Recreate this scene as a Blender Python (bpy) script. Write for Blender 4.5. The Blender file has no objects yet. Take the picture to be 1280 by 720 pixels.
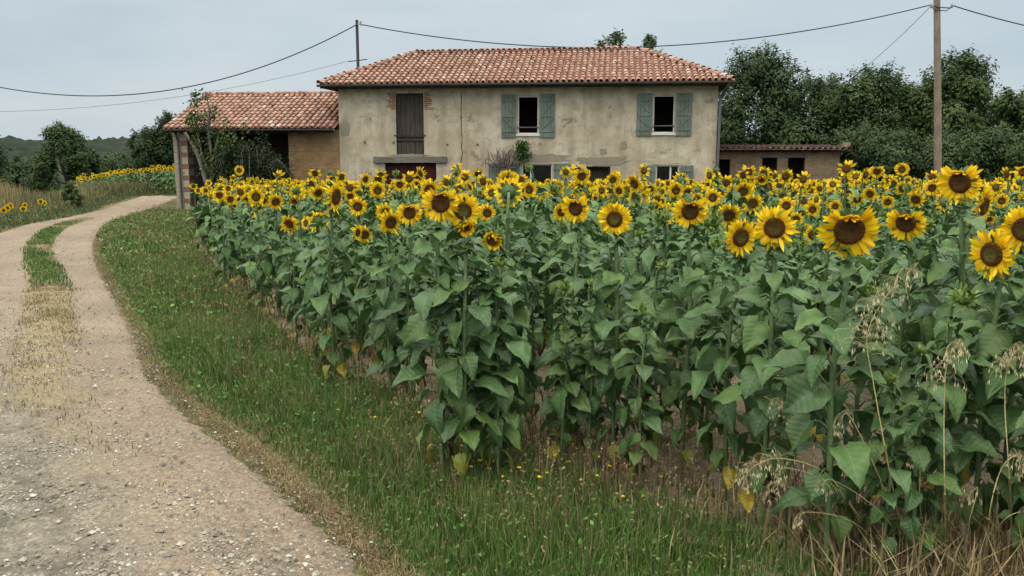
import bpy, math, random
import numpy as np
from mathutils import Vector, Matrix

# ------------------------------------------------------------------ camera, sky, sun, exposure
SC = bpy.context.scene
COL = SC.collection
CAM_H = 1.8
F_PX = 1065.0                       # focal length in pixels of the 1280 px wide photograph
PITCH = math.atan(170 / F_PX)
cam = bpy.data.cameras.new('camera'); cam_o = bpy.data.objects.new('camera', cam); COL.objects.link(cam_o)
cam.sensor_fit = 'HORIZONTAL'; cam.sensor_width = 36.0; cam.lens = 36.0 * F_PX / 1280
cam.clip_start = 0.05; cam.clip_end = 9000
cam_o.location = (0, 0, CAM_H); cam_o.rotation_euler = (math.radians(90) - PITCH, 0, 0)
SC.camera = cam_o

SUN_ELEV, SUN_AZ = math.radians(56), math.radians(222)     # azimuth clockwise from +Y
SUN_STRENGTH, SKY_STRENGTH, ZENITH = 1.5, 0.1, 5.6
wd = bpy.data.worlds.new('World'); SC.world = wd; wd.use_nodes = True
nt = wd.node_tree; nt.nodes.clear()
out = nt.nodes.new('ShaderNodeOutputWorld'); bg = nt.nodes.new('ShaderNodeBackground')
sky = nt.nodes.new('ShaderNodeTexSky'); sky.sky_type = 'NISHITA'; sky.sun_disc = False
sky.sun_elevation = SUN_ELEV; sky.sun_rotation = SUN_AZ
sky.air_density = 1.0; sky.dust_density = 2.5; sky.ozone_density = 1.5
tc = nt.nodes.new('ShaderNodeTexCoord'); mp = nt.nodes.new('ShaderNodeMapping'); mp.inputs['Scale'].default_value = (1.2, 1.2, 5.0)
nz = nt.nodes.new('ShaderNodeTexNoise'); nz.inputs['Scale'].default_value = 2.2; nz.inputs['Detail'].default_value = 5
rp = nt.nodes.new('ShaderNodeValToRGB')
rp.color_ramp.elements[0].position = 0.3; rp.color_ramp.elements[0].color = (2.85, 3.5, 4.05, 1)
rp.color_ramp.elements[1].position = 0.72; rp.color_ramp.elements[1].color = (3.95, 4.4, 4.7, 1)
mix = nt.nodes.new('ShaderNodeMix'); mix.data_type = 'RGBA'; mix.inputs[0].default_value = 0.86
nt.links.new(tc.outputs['Generated'], mp.inputs['Vector']); nt.links.new(mp.outputs[0], nz.inputs['Vector'])
nt.links.new(nz.outputs['Fac'], rp.inputs['Fac'])
nt.links.new(sky.outputs[0], mix.inputs[6]); nt.links.new(rp.outputs[0], mix.inputs[7])
# an overcast sky is brightest overhead
sx = nt.nodes.new('ShaderNodeSeparateXYZ'); nt.links.new(tc.outputs['Generated'], sx.inputs[0])
mr = nt.nodes.new('ShaderNodeMapRange'); mr.inputs['From Min'].default_value = 0.16; mr.inputs['From Max'].default_value = 1.0
mr.inputs['To Min'].default_value = 1.0; mr.inputs['To Max'].default_value = ZENITH; nt.links.new(sx.outputs[2], mr.inputs['Value'])
mu = nt.nodes.new('ShaderNodeVectorMath'); mu.operation = 'SCALE'; nt.links.new(mix.outputs[2], mu.inputs[0]); nt.links.new(mr.outputs[0], mu.inputs['Scale'])
wm = nt.nodes.new('ShaderNodeMix'); wm.data_type = 'RGBA'; wm.blend_type = 'MULTIPLY'; wm.inputs[7].default_value = (1.16, 1.0, 0.74, 1)   # the cloud overhead is whiter
nt.links.new(sx.outputs[2], wm.inputs[0]); nt.links.new(mu.outputs[0], wm.inputs[6]); nt.links.new(wm.outputs[2], bg.inputs['Color']); bg.inputs['Strength'].default_value = SKY_STRENGTH
nt.links.new(bg.outputs[0], out.inputs['Surface'])

sl = bpy.data.lights.new('sun', 'SUN'); sl.energy = SUN_STRENGTH; sl.angle = math.radians(14); sl.color = (1.0, 0.93, 0.80)
so = bpy.data.objects.new('sun', sl); COL.objects.link(so)
sd = Vector((math.sin(SUN_AZ) * math.cos(SUN_ELEV), math.cos(SUN_AZ) * math.cos(SUN_ELEV), math.sin(SUN_ELEV)))
so.rotation_euler = sd.to_track_quat('Z', 'Y').to_euler(); so.location = sd * 60

SC.view_settings.view_transform = 'Standard'; SC.view_settings.look = 'None'
SC.view_settings.exposure = 0.76; SC.view_settings.gamma = 1.0; SC.view_settings.use_curve_mapping = False
SC.render.engine = 'CYCLES'
SC.cycles.use_denoising = True
SC.cycles.max_bounces = 5; SC.cycles.diffuse_bounces = 3; SC.cycles.glossy_bounces = 2
SC.cycles.transmission_bounces = 3; SC.cycles.transparent_max_bounces = 4; SC.cycles.volume_bounces = 0

rng = np.random.default_rng(11)
random.seed(11)

# ------------------------------------------------------------------ helpers
def ss(a, b, x):
    t = np.clip((np.asarray(x, float) - a) / (b - a), 0, 1)
    return t * t * (3 - 2 * t)

def gz(x, y):
    """height of the ground at x, y"""
    x = np.asarray(x, float); y = np.asarray(y, float)
    main = -0.025 * np.clip(y - 3, 0, 30)
    k = 1 - 0.55 * ss(6.0, 12.5, -x) * ss(8, 24, y)
    r = np.hypot(x, y)
    far = -46 * ss(46, 330, r)
    left = -5.5 * ss(.47, .64, -x / np.maximum(y, 5)) * ss(31, 47, y)
    bump = 0.015 * np.sin(x * 1.3 + 0.4) * np.sin(y * 1.1) * ss(40, 20, r)
    return main * k + far + left + bump

FW = np.array([0, math.cos(PITCH), -math.sin(PITCH)]); UPV = np.array([0, math.sin(PITCH), math.cos(PITCH)])
def ray(px, py): return FW + np.array([1, 0, 0]) * (px - 640) / F_PX + UPV * (360 - py) / F_PX
def at(px, py, y):
    """the point that a photograph pixel shows at distance y"""
    d = ray(px, py); return np.array([0, 0, CAM_H]) + d * (y / d[1])
def at_depth(px, py, zc): return np.array([0, 0, CAM_H]) + ray(px, py) * zc
def on_ground(px, py):
    d = ray(px, py); t = 1.0
    for _ in range(4000):
        p = np.array([0, 0, CAM_H]) + d * t
        if p[2] <= gz(p[0], p[1]): break
        t += 0.01 + t * 0.002
    return p

class MB:
    """collects vertices, faces, colours and uvs and links them as one mesh object"""
    def __init__(s): s.V = []; s.F = []; s.M = []; s.C = []; s.U = []; s.n = 0
    def add(s, V, F, col=(1, 1, 1), uv=None, m=0):
        V = np.asarray(V, float).reshape(-1, 3); n = len(V)
        Fs = F if isinstance(F, list) and len(F) and isinstance(F[0], np.ndarray) and F[0].ndim == 2 else [np.asarray(F, int)]
        for f in Fs:
            s.F.append(f + s.n); s.M.append(np.full(len(f), m))
        c = np.asarray(col, float)
        s.C.append(np.broadcast_to(c, (n, 3)) if c.ndim == 1 else c)
        s.U.append(np.zeros((n, 2)) if uv is None else np.asarray(uv, float))
        s.V.append(V); s.n += n
    def data(s, name, mats, smooth=False):
        me = bpy.data.meshes.new(name)
        V = np.concatenate(s.V); C = np.concatenate(s.C); U = np.concatenate(s.U)
        tot = np.concatenate([np.full(len(f), f.shape[1]) for f in s.F])
        idx = np.concatenate([f.ravel() for f in s.F]); mi = np.concatenate(s.M)
        me.vertices.add(len(V)); me.vertices.foreach_set('co', V.ravel().astype(np.float32))
        me.loops.add(len(idx)); me.loops.foreach_set('vertex_index', idx.astype(np.int32))
        me.polygons.add(len(tot))
        st = np.concatenate([[0], np.cumsum(tot)[:-1]])
        me.polygons.foreach_set('loop_start', st.astype(np.int32)); me.polygons.foreach_set('loop_total', tot.astype(np.int32))
        me.polygons.foreach_set('material_index', mi.astype(np.int32))
        me.polygons.foreach_set('use_smooth', np.full(len(tot), smooth))
        a = me.color_attributes.new('Col', 'FLOAT_COLOR', 'POINT')
        a.data.foreach_set('color', np.concatenate([C, np.ones((len(C), 1))], 1).ravel().astype(np.float32))
        uvl = me.uv_layers.new(name='UVMap'); uvl.data.foreach_set('uv', U[idx].ravel().astype(np.float32))
        for m in (mats if isinstance(mats, (list, tuple)) else [mats]): me.materials.append(m)
        me.update(calc_edges=True); me.validate()
        return me
    def build(s, name, mats, parent=None, smooth=False):
        return link(name, s.data(name, mats, smooth), parent)

def link(name, data, parent=None):
    o = bpy.data.objects.new(name, data); COL.objects.link(o)
    if parent is not None: o.parent = parent
    return o
def tag(o, label=None, cat=None, group=None, kind=None):
    if label: o['label'] = label
    if cat: o['category'] = cat
    if group: o['group'] = group
    if kind: o['kind'] = kind
    return o
def thing(name, loc, label, cat, rz=0, group=None):
    o = bpy.data.objects.new(name, None); COL.objects.link(o); o.empty_display_size = 0.1
    o.location = tuple(float(v) for v in loc); o.rotation_euler = (0, 0, rz)
    return tag(o, label, cat, group)
def dup(o, parent=None):
    c = o.copy(); COL.objects.link(c)
    if parent is not None: c.parent = parent
    for ch in list(o.children): dup(ch, c)
    return c

BOXF = np.array([[0, 2, 3, 1], [4, 5, 7, 6], [0, 1, 5, 4], [2, 6, 7, 3], [0, 4, 6, 2], [1, 3, 7, 5]])
def box(mb, lo, hi, col=(1, 1, 1), m=0, jit=0.0):
    V = np.array([[x, y, z] for x in (lo[0], hi[0]) for y in (lo[1], hi[1]) for z in (lo[2], hi[2])], float)
    if jit: V += rng.normal(0, jit, V.shape)
    mb.add(V, BOXF, col, m=m)
def frame_for(d, hint=(0, 0, 1)):
    d = np.asarray(d, float); d = d / (np.linalg.norm(d) + 1e-9); h = np.asarray(hint, float)
    if abs(d @ h) > 0.97: h = np.array([1, 0, 0.])
    a = np.cross(h, d); a /= np.linalg.norm(a); return a, np.cross(d, a), d
def tube(mb, P, R, seg=6, col=(1, 1, 1), cap=True, m=0, rough=0.0):
    P = np.asarray(P, float); n = len(P); R = np.broadcast_to(np.asarray(R, float), (n,))
    T = np.gradient(P, axis=0); V = []
    hint = (0, 0, 1) if abs(T[:, 2]).mean() < 0.8 * np.linalg.norm(T, axis=1).mean() else (0, 1, 0)
    ang = np.linspace(0, 2 * math.pi, seg, endpoint=False)
    for i in range(n):
        a, b, _ = frame_for(T[i], hint)
        rr = R[i] * (1 + (rng.normal(0, rough, seg) if rough else 0))
        V.append(P[i] + (np.cos(ang) * rr)[:, None] * a + (np.sin(ang) * rr)[:, None] * b)
    V = np.concatenate(V); i = np.arange(n - 1)[:, None] * seg; j = np.arange(seg)[None]; k = (np.arange(seg) + 1) % seg
    F = np.stack([i + j, i + k, i + seg + k, i + seg + j], -1).reshape(-1, 4)
    uv = np.stack([np.tile(ang / 6.283, n), np.repeat(np.linspace(0, 1, n), seg)], 1)
    mb.add(V, F, col, uv, m)
    if cap:
        mb.add(V[-seg:], np.arange(seg)[None], col, m=m); mb.add(V[:seg], np.arange(seg)[::-1][None].copy(), col, m=m)
def spline(P, n):
    P = np.asarray(P, float); Q = np.concatenate([[2 * P[0] - P[1]], P, [2 * P[-1] - P[-2]]])
    o = []; k = len(P) - 1
    for t in np.linspace(0, k - 1e-6, n):
        i = int(t); f = t - i; a, b, c, d = Q[i:i + 4]
        o.append(0.5 * (2 * b + (c - a) * f + (2 * a - 5 * b + 4 * c - d) * f * f + (3 * b - a - 3 * c + d) * f ** 3))
    return np.array(o)
def rotz(a): c, s = math.cos(a), math.sin(a); return np.array([[c, -s, 0], [s, c, 0], [0, 0, 1.]])
def rotx(a): c, s = math.cos(a), math.sin(a); return np.array([[1, 0, 0], [0, c, -s], [0, s, c.real]])
def inside(poly, x, y):
    x = np.asarray(x); y = np.asarray(y); r = np.zeros(np.broadcast(x, y).shape, bool); n = len(poly)
    for i in range(n):
        (x1, y1), (x2, y2) = poly[i], poly[i - 1]
        c = (y1 > y) != (y2 > y)
        r ^= c & (x < (x2 - x1) * (y - y1) / (y2 - y1 + 1e-12) + x1)
    return r

# ------------------------------------------------------------------ materials
def lin(r, g, b): return tuple(((v / 255 + 0.055) / 1.055) ** 2.4 if v > 10 else v / 255 / 12.92 for v in (r, g, b))
class NT:
    def __init__(s, name):
        s.m = bpy.data.materials.new(name); s.m.use_nodes = True; s.t = s.m.node_tree; s.N = s.t.nodes
        s.b = s.N['Principled BSDF']
    def n(s, kind, **kw):
        x = s.N.new('ShaderNode' + kind)
        for k, v in kw.items():
            if k in x.inputs: x.inputs[k].default_value = v
            else: setattr(x, k, v)
        return x
    def l(s, a, b): s.t.links.new(a, b)
    def coord(s, scale=(1, 1, 1), which='Object'):
        t = s.n('TexCoord'); m = s.n('Mapping'); m.inputs['Scale'].default_value = scale; s.l(t.outputs[which], m.inputs[0]); return m.outputs[0]
    def noise(s, scale, detail=4, vec=None, rough=0.55):
        x = s.n('TexNoise', Scale=scale, Detail=detail, Roughness=rough)
        if vec is not None: s.l(vec, x.inputs['Vector'])
        return x.outputs['Fac']
    def ramp(s, fac, stops):
        r = s.n('ValToRGB'); e = r.color_ramp.elements
        while len(e) < len(stops): e.new(0.5)
        for q, (p, c) in zip(e, stops): q.position = p; q.color = (*c, 1) if len(c) == 3 else c
        s.l(fac, r.inputs[0]); return r.outputs[0]
    def mix(s, a, b, fac, mode='MIX'):
        x = s.n('Mix', data_type='RGBA', blend_type=mode)
        for v, i in ((fac, 0), (a, 6), (b, 7)):
            if isinstance(v, (int, float)): x.inputs[i].default_value = v
            elif isinstance(v, tuple): x.inputs[i].default_value = (*v, 1) if len(v) == 3 else v
            else: s.l(v, x.inputs[i])
        return x.outputs[2]
    def attr(s, nm='Col'):
        a = s.n('Attribute'); a.attribute_name = nm; return a.outputs['Color']
    def math(s, op, a, b=0.0):
        x = s.n('Math', operation=op)
        for i, v in enumerate((a, b)):
            if isinstance(v, (int, float)): x.inputs[i].default_value = v
            else: s.l(v, x.inputs[i])
        return x.outputs[0]
    def bump(s, h, strength=0.3, dist=0.02):
        x = s.n('Bump', Strength=strength, Distance=dist); s.l(h, x.inputs['Height']); s.l(x.outputs[0], s.b.inputs['Normal']); return x
    def fin(s, color=None, rough=0.8, spec=0.3, metal=0.0):
        if color is not None:
            if isinstance(color, tuple): s.b.inputs['Base Color'].default_value = (*color, 1)
            else: s.l(color, s.b.inputs['Base Color'])
        s.b.inputs['Roughness'].default_value = rough; s.b.inputs['Specular IOR Level'].default_value = spec
        s.b.inputs['Metallic'].default_value = metal
        return s.m
    def translucent(s, color, amount):
        t = s.n('BsdfTranslucent'); mx = s.n('MixShader'); mx.inputs[0].default_value = amount
        s.l(color, t.inputs[0]); s.l(s.b.outputs[0], mx.inputs[1]); s.l(t.outputs[0], mx.inputs[2])
        s.l(mx.outputs[0], s.N['Material Output'].inputs['Surface'])

def mat_simple(name, col, rough=0.8, spec=0.3, noise=0.25, scale=6, metal=0, bump=0.0):
    t = NT(name); v = t.coord(); f = t.noise(scale, 5, v)
    c = t.mix(tuple(x * (1 - noise) for x in col), tuple(min(1, x * (1 + noise)) for x in col), f)
    if bump: t.bump(f, bump, 0.02)
    return t.fin(c, rough, spec, metal)
def mat_attr(name, rough=0.8, spec=0.3, noise=0.3, scale=20, trans=0.0, bump=0.0):
    t = NT(name); a = t.attr(); f = t.noise(scale, 4, t.coord())
    g = t.ramp(f, [(0.25, (1 - noise,) * 3), (0.75, (1 + noise,) * 3)])
    c = t.mix(a, g, 1.0, 'MULTIPLY')
    if bump: t.bump(f, bump, 0.01)
    t.fin(c, rough, spec)
    if trans: t.translucent(c, trans)
    return t.m

def mat_leaf():
    t = NT('sunflower_leaf'); a = t.attr()
    uvn = t.n('UVMap'); sp = t.n('SeparateXYZ'); t.l(uvn.outputs[0], sp.inputs[0])
    u = t.math('ABSOLUTE', t.math('SUBTRACT', sp.outputs[0], 0.5))           # 0 on the midrib
    q = t.math('SUBTRACT', sp.outputs[1], t.math('MULTIPLY', u, 0.75))
    fr = t.math('FRACT', t.math('MULTIPLY', q, 6.5))
    side = t.math('SMOOTH_MIN', t.math('ABSOLUTE', t.math('SUBTRACT', fr, 0.5)), 1.0)
    vein = t.math('LESS_THAN', t.math('ABSOLUTE', t.math('SUBTRACT', fr, 0.5)), 0.055)
    mid = t.math('LESS_THAN', u, 0.022)
    v = t.math('MAXIMUM', t.math('MULTIPLY', vein, 0.55), mid)
    n = t.noise(14, 5, t.coord())
    base = t.mix(a, t.ramp(n, [(0.25, (0.75, 0.78, 0.75)), (0.75, (1.25, 1.2, 1.25))]), 1.0, 'MULTIPLY')
    c = t.mix(base, t.mix(base, (0.22, 0.3, 0.15), 0.26), v)
    hgt = t.math('ADD', t.math('MULTIPLY', t.math('ABSOLUTE', t.math('SUBTRACT', fr, 0.5)), 1.0), t.math('MULTIPLY', n, 0.6))
    t.bump(hgt, 0.4, 0.006)
    t.fin(c, 0.44, 0.42); t.translucent(c, 0.26)
    return t.m
M = {}
M['leaf'] = mat_leaf()
M['leaf_far'] = mat_attr('far_sunflower', 0.55, 0.35, 0.2, 8, 0.1)
M['stem'] = mat_attr('sunflower_stem', 0.6, 0.3, 0.25, 30, bump=0.3)
M['petal'] = mat_attr('petal', 0.6, 0.2, 0.12, 30, 0.3)
M['disc'] = mat_attr('seed_disc', 0.9, 0.15, 0.45, 160, bump=0.8)
M['bract'] = mat_attr('bract', 0.65, 0.3, 0.25, 40, 0.1)
M['grass'] = mat_attr('grass', 0.65, 0.25, 0.2, 3, 0.22)
M['tree_leaf'] = mat_attr('tree_leaf', 0.65, 0.2, 0.25, 0.6, 0.25)
M['bark'] = mat_attr('bark', 0.95, 0.1, 0.35, 9, bump=0.6)
M['stone'] = mat_attr('loose_stone', 0.85, 0.25, 0.2, 60)
M['straw'] = mat_attr('straw', 0.7, 0.25, 0.2, 20, 0.2)

def mat_ground():
    t = NT('ground'); v = t.coord()
    a = t.noise(0.25, 6, v); b = t.noise(7, 6, v)
    c1 = t.ramp(a, [(0.35, (0.06, 0.07, 0.03)), (0.5, (0.10, 0.09, 0.045)), (0.65, (0.17, 0.13, 0.075))])
    c = t.mix(c1, t.ramp(b, [(0.3, (0.55, 0.55, 0.5)), (0.7, (1.3, 1.25, 1.15))]), 1.0, 'MULTIPLY')
    t.bump(b, 0.6, 0.03); return t.fin(c, 0.95, 0.1)
def mat_soil():
    t = NT('soil'); v = t.coord(); a = t.noise(1.6, 6, v); b = t.noise(28, 6, v, 0.65)
    vo = t.n('TexVoronoi', Scale=16.0); t.l(v, vo.inputs['Vector'])
    c = t.ramp(a, [(0.25, (0.23, 0.185, 0.125)), (0.75, (0.38, 0.31, 0.22))])
    c = t.mix(c, t.ramp(b, [(0.3, (0.6, 0.58, 0.56)), (0.7, (1.25, 1.25, 1.25))]), 1.0, 'MULTIPLY')
    h = t.math('ADD', b, t.math('MULTIPLY', vo.outputs['Distance'], 0.8)); t.bump(h, 0.9, 0.03)
    return t.fin(c, 0.95, 0.1)
def mat_track():
    t = NT('gravel'); v = t.coord(); a = t.attr(); sp = t.n('SeparateColor'); t.l(a, sp.inputs[0])
    big = t.noise(0.9, 6, v); mid = t.noise(6, 6, v, 0.6); fine = t.noise(60, 5, v, 0.7)
    vo = t.n('TexVoronoi', Scale=55.0); t.l(v, vo.inputs['Vector'])
    vo2 = t.n('TexVoronoi', Scale=110.0); t.l(v, vo2.inputs['Vector'])
    peb = t.ramp(vo.outputs['Color'], [(0.0, (0.62, 0.62, 0.62)), (0.5, (0.98, 0.97, 0.95)), (1.0, (1.5, 1.5, 1.5))])
    pn0 = t.noise(22, 6, v, 0.7)
    pink = t.ramp(big, [(0.3, (0.205, 0.155, 0.115)), (0.7, (0.295, 0.228, 0.172))])
    grey = t.ramp(mid, [(0.35, (0.12, 0.105, 0.085)), (0.65, (0.25, 0.215, 0.17))])
    straw = t.ramp(pn0, [(0.35, (0.19, 0.14, 0.08)), (0.65, (0.32, 0.25, 0.15))])
    pn = t.noise(16, 6, v, 0.7)
    c = t.mix(pink, grey, sp.outputs[1])
    c = t.mix(c, t.mix(c, peb, 1.0, 'MULTIPLY'), t.ramp(mid, [(0.3, (0.35,) * 3), (0.7, (0.95,) * 3)]))
    c = t.mix(c, straw, t.ramp(t.math('MULTIPLY', sp.outputs[0], t.math('ADD', t.math('MULTIPLY', t.math('ADD', mid, pn), 1.3), -0.5)), [(0.22, (0, 0, 0)), (0.7, (0.9,) * 3)]))
    c = t.mix(c, t.ramp(fine, [(0.3, (0.68,) * 3), (0.7, (1.25,) * 3)]), 1.0, 'MULTIPLY')
    h = t.math('ADD', t.math('MULTIPLY', vo.outputs['Distance'], -1.0), t.math('ADD', fine, t.math('MULTIPLY', vo2.outputs['Distance'], -0.5)))
    t.bump(h, 0.8, 0.012)
    return t.fin(c, 0.9, 0.2)
def mat_plaster():
    t = NT('plaster'); v = t.coord()
    a = t.noise(0.55, 7, v, 0.6); b = t.noise(2.4, 8, v, 0.65); f = t.noise(30, 5, v)
    st = t.noise(1.0, 6, t.coord((2.2, 2.2, 0.35)), 0.6)
    c = t.ramp(a, [(0.34, (0.40, 0.33, 0.235)), (0.48, (0.49, 0.42, 0.315)), (0.62, (0.58, 0.525, 0.415))])
    c = t.mix(c, (0.36, 0.285, 0.20), t.ramp(b, [(0.47, (0, 0, 0)), (0.60, (0.7,) * 3)]))
    c = t.mix(c, (0.30, 0.25, 0.18), t.ramp(st, [(0.46, (0, 0, 0)), (0.64, (0.65,) * 3)]))
    c = t.mix(c, (0.24, 0.16, 0.10), t.ramp(t.noise(1.15, 6, t.coord((1, 1, 1.3)), 0.7), [(0.60, (0, 0, 0)), (0.625, (0.75,) * 3)]))
    c = t.mix(c, t.ramp(f, [(0.3, (0.86,) * 3), (0.7, (1.12,) * 3)]), 1.0, 'MULTIPLY')
    t.bump(t.math('ADD', b, t.math('MULTIPLY', f, 0.3)), 0.45, 0.02)
    return t.fin(c, 0.95, 0.1)
def mat_brick(name, c1, c2, mortar, scale=1.0, bw=0.30, bh=0.075, mort=0.012, var=0.4):
    t = NT(name); tcn = t.n('TexCoord'); s = t.n('SeparateXYZ'); t.l(tcn.outputs['Object'], s.inputs[0])
    cx = t.n('CombineXYZ'); t.l(t.math('ADD', s.outputs[0], s.outputs[1]), cx.inputs[0]); t.l(s.outputs[2], cx.inputs[1])
    br = t.n('TexBrick', Scale=scale); t.l(cx.outputs[0], br.inputs['Vector'])
    br.inputs['Brick Width'].default_value = bw; br.inputs['Row Height'].default_value = bh; br.inputs['Mortar Size'].default_value = mort
    br.inputs['Color1'].default_value = (*c1, 1); br.inputs['Color2'].default_value = (*c2, 1); br.inputs['Mortar'].default_value = (*mortar, 1)
    n = t.noise(2.2, 6, tcn.outputs['Object'], 0.65); f = t.noise(35, 4, tcn.outputs['Object'])
    c = t.mix(br.outputs['Color'], t.ramp(n, [(0.25, (1 - var,) * 3), (0.75, (1 + var,) * 3)]), 1.0, 'MULTIPLY')
    c = t.mix(c, t.ramp(f, [(0.3, (0.8,) * 3), (0.7, (1.2,) * 3)]), 1.0, 'MULTIPLY')
    t.bump(t.math('SUBTRACT', f, t.math('MULTIPLY', br.outputs['Fac'], 1.5)), 0.5, 0.012)
    return t.fin(c, 0.95, 0.1)
def mat_wood(name, c1, c2, rough=0.85, sc=(14, 14, 0.8)):
    t = NT(name); n = t.noise(3, 6, t.coord(sc), 0.65); g = t.noise(2, 3, t.coord())
    c = t.mix(t.ramp(n, [(0.3, c1), (0.7, c2)]), t.ramp(g, [(0.3, (0.8,) * 3), (0.7, (1.2,) * 3)]), 1.0, 'MULTIPLY')
    t.bump(n, 0.4, 0.01); return t.fin(c, rough, 0.2)
M['ground'] = mat_ground(); M['soil'] = mat_soil(); M['track'] = mat_track(); M['plaster'] = mat_plaster()
M['brick'] = mat_brick('brown_brick', (0.27, 0.165, 0.082), (0.205, 0.125, 0.062), (0.30, 0.205, 0.115))
M['brick_out'] = mat_brick('outbuilding_brick', (0.25, 0.165, 0.10), (0.19, 0.125, 0.078), (0.26, 0.2, 0.135))
M['red_brick'] = mat_brick('red_brick', (0.33, 0.125, 0.06), (0.22, 0.08, 0.045), (0.4, 0.32, 0.23))
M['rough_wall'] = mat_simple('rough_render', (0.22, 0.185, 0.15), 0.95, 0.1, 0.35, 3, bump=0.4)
M['tile'] = mat_attr('roof_tile', 0.85, 0.2, 0.28, 14, bump=0.2)
M['zinc'] = mat_simple('weathered_zinc', (0.14, 0.14, 0.135), 0.5, 0.4, 0.3, 4, 0.3)
M['grey_wood'] = mat_wood('weathered_wood', (0.032, 0.026, 0.021), (0.10, 0.082, 0.066))
M['beam_wood'] = mat_wood('grey_beam', (0.09, 0.08, 0.07), (0.22, 0.2, 0.175), sc=(0.8, 14, 14))
M['dark_wood'] = mat_wood('dark_timber', (0.03, 0.024, 0.018), (0.075, 0.06, 0.048))
M['red_wood'] = mat_wood('oxblood_paint', (0.032, 0.007, 0.008), (0.07, 0.017, 0.017))
M['shutter'] = mat_wood('sage_paint', (0.12, 0.142, 0.115), (0.17, 0.195, 0.162), 0.75)
M['white_paint'] = mat_simple('white_paint', (0.62, 0.6, 0.55), 0.7, 0.3, 0.15, 8)
M['cement'] = mat_simple('cement_patch', (0.27, 0.235, 0.18), 0.95, 0.1, 0.3, 3, bump=0.3)
M['pale_patch'] = mat_simple('pale_patch', (0.46, 0.40, 0.29), 0.95, 0.1, 0.2, 3, bump=0.3)
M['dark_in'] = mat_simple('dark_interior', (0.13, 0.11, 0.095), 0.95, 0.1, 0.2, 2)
M['pole_wood'] = mat_wood('pole_timber', (0.15, 0.115, 0.09), (0.30, 0.24, 0.19))
M['cable'] = mat_simple('black_cable', (0.03, 0.03, 0.032), 0.6, 0.3)
M['iron'] = mat_simple('dark_iron', (0.05, 0.05, 0.05), 0.6, 0.4)
t = NT('glass'); t.b.inputs['Roughness'].default_value = 0.08; t.b.inputs['Base Color'].default_value = (0.012, 0.014, 0.016, 1); M['glass'] = t.m
M['porcelain'] = mat_simple('porcelain', (0.3, 0.28, 0.26), 0.4, 0.5)

# ------------------------------------------------------------------ the setting: ground, track, soil, hills
def axis(lo, hi, near_lo, near_hi, step, grow=1.09):
    a = list(np.arange(near_lo, near_hi + 1e-6, step)); s = step
    while a[-1] < hi: s *= grow; a.append(a[-1] + s)
    s = step
    while a[0] > lo: s *= grow; a.insert(0, a[0] - s)
    return np.array(a)
gx = axis(-4000, 4000, -30, 26, 0.4); gy = axis(-400, 4000, -4, 52, 0.4)
X, Y = np.meshgrid(gx, gy); Z = gz(X, Y); nx = len(gx)
i = (np.arange(len(gy) - 1)[:, None] * nx + np.arange(nx - 1)[None]).ravel()
mb = MB(); mb.add(np.stack([X, Y, Z], -1).reshape(-1, 3), np.stack([i, i + 1, i + nx + 1, i + nx], 1))
tag(mb.build('ground', M['ground'], smooth=True), kind='structure')

TR_R = [(1.9, -1.9), (.4, 1.5), (-.52, 3.43), (-1.36, 4.7), (-2.95, 7), (-4.2, 9.4), (-6.1, 12.9), (-8.2, 16.8), (-10.0, 20.5), (-11.4, 23.8), (-12.4, 27), (-13.3, 30.8), (-14.3, 35), (-16, 41)]
TR_L = [(-1.6, -3.2), (-2.6, .2), (-3.7, 2.4), (-4.6, 3.8), (-5.9, 5.9), (-7.1, 8.2), (-8.7, 11.4), (-10.5, 15.2), (-12.1, 19), (-13.4, 23), (-14.1, 27), (-15.0, 31), (-16.3, 35.2), (-18, 41.5)]
NT_, NV = 420, 34
tl, trr = spline(TR_L, NT_), spline(TR_R, NT_)
vv = np.linspace(0, 1, NV)
wob = lambda k, a: a * (np.sin(np.arange(NT_) * .31 + k) + np.sin(np.arange(NT_) * .83 + 2 * k) * .7 + np.sin(np.arange(NT_) * 1.9 + k) * .35)
PT = trr[:, None, :] * (1 - vv)[None, :, None] + tl[:, None, :] * vv[None, :, None]
ev = np.abs(vv - .5) * 2
dn = (tl - trr) / np.linalg.norm(tl - trr, axis=1)[:, None]
PT[:, 0] += dn * wob(1, .035)[:, None]; PT[:, -1] += dn * wob(3, .04)[:, None]
S0 = .205 + .17 * ss(190, 262, np.arange(NT_)); S1 = .365 + .165 * ss(190, 262, np.arange(NT_))
vm = (S0 + S1) / 2
wq = .035 * np.sin(np.arange(NT_) * .21)[:, None] + .03 * np.sin(np.arange(NT_) * .57 + 1)[:, None]
strip = ss(-.04, .09, vv[None] - S0[:, None] + wq) * ss(-.04, .09, S1[:, None] - vv[None] + wq)
yy = PT[..., 1]
rutd = np.exp(-((vv[None] - S0[:, None] * .55) / .07) ** 2) + np.exp(-((vv[None] - S1[:, None] - .22) / .08) ** 2)
TZ = gz(PT[..., 0], PT[..., 1]) + 0.045 + 0.03 * strip - .022 * rutd + rng.normal(0, .004, strip.shape) - .075 * ss(.86, 1.0, ev)[None] + .03 * (rng.random(strip.shape) - .5) * ss(.8, .95, ev)[None]
dry = 1.15 * strip * ss(2.5, 8.5, yy) * ss(34, 24, yy)
dry = np.maximum(dry, .75 * ss(.5, .75, vv[None]) * ss(3, 5, yy) * ss(9, 6, yy))
dry = np.maximum(dry, .5 * ss(.07, .0, np.minimum(vv, 1 - vv))[None] * np.ones_like(yy))
grey = ss(.18, .42, vv[None] * np.ones_like(yy)) * ss(9, 4.5, yy)
mb = MB(); ii = (np.arange(NT_ - 1)[:, None] * NV + np.arange(NV - 1)[None]).ravel()
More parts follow.
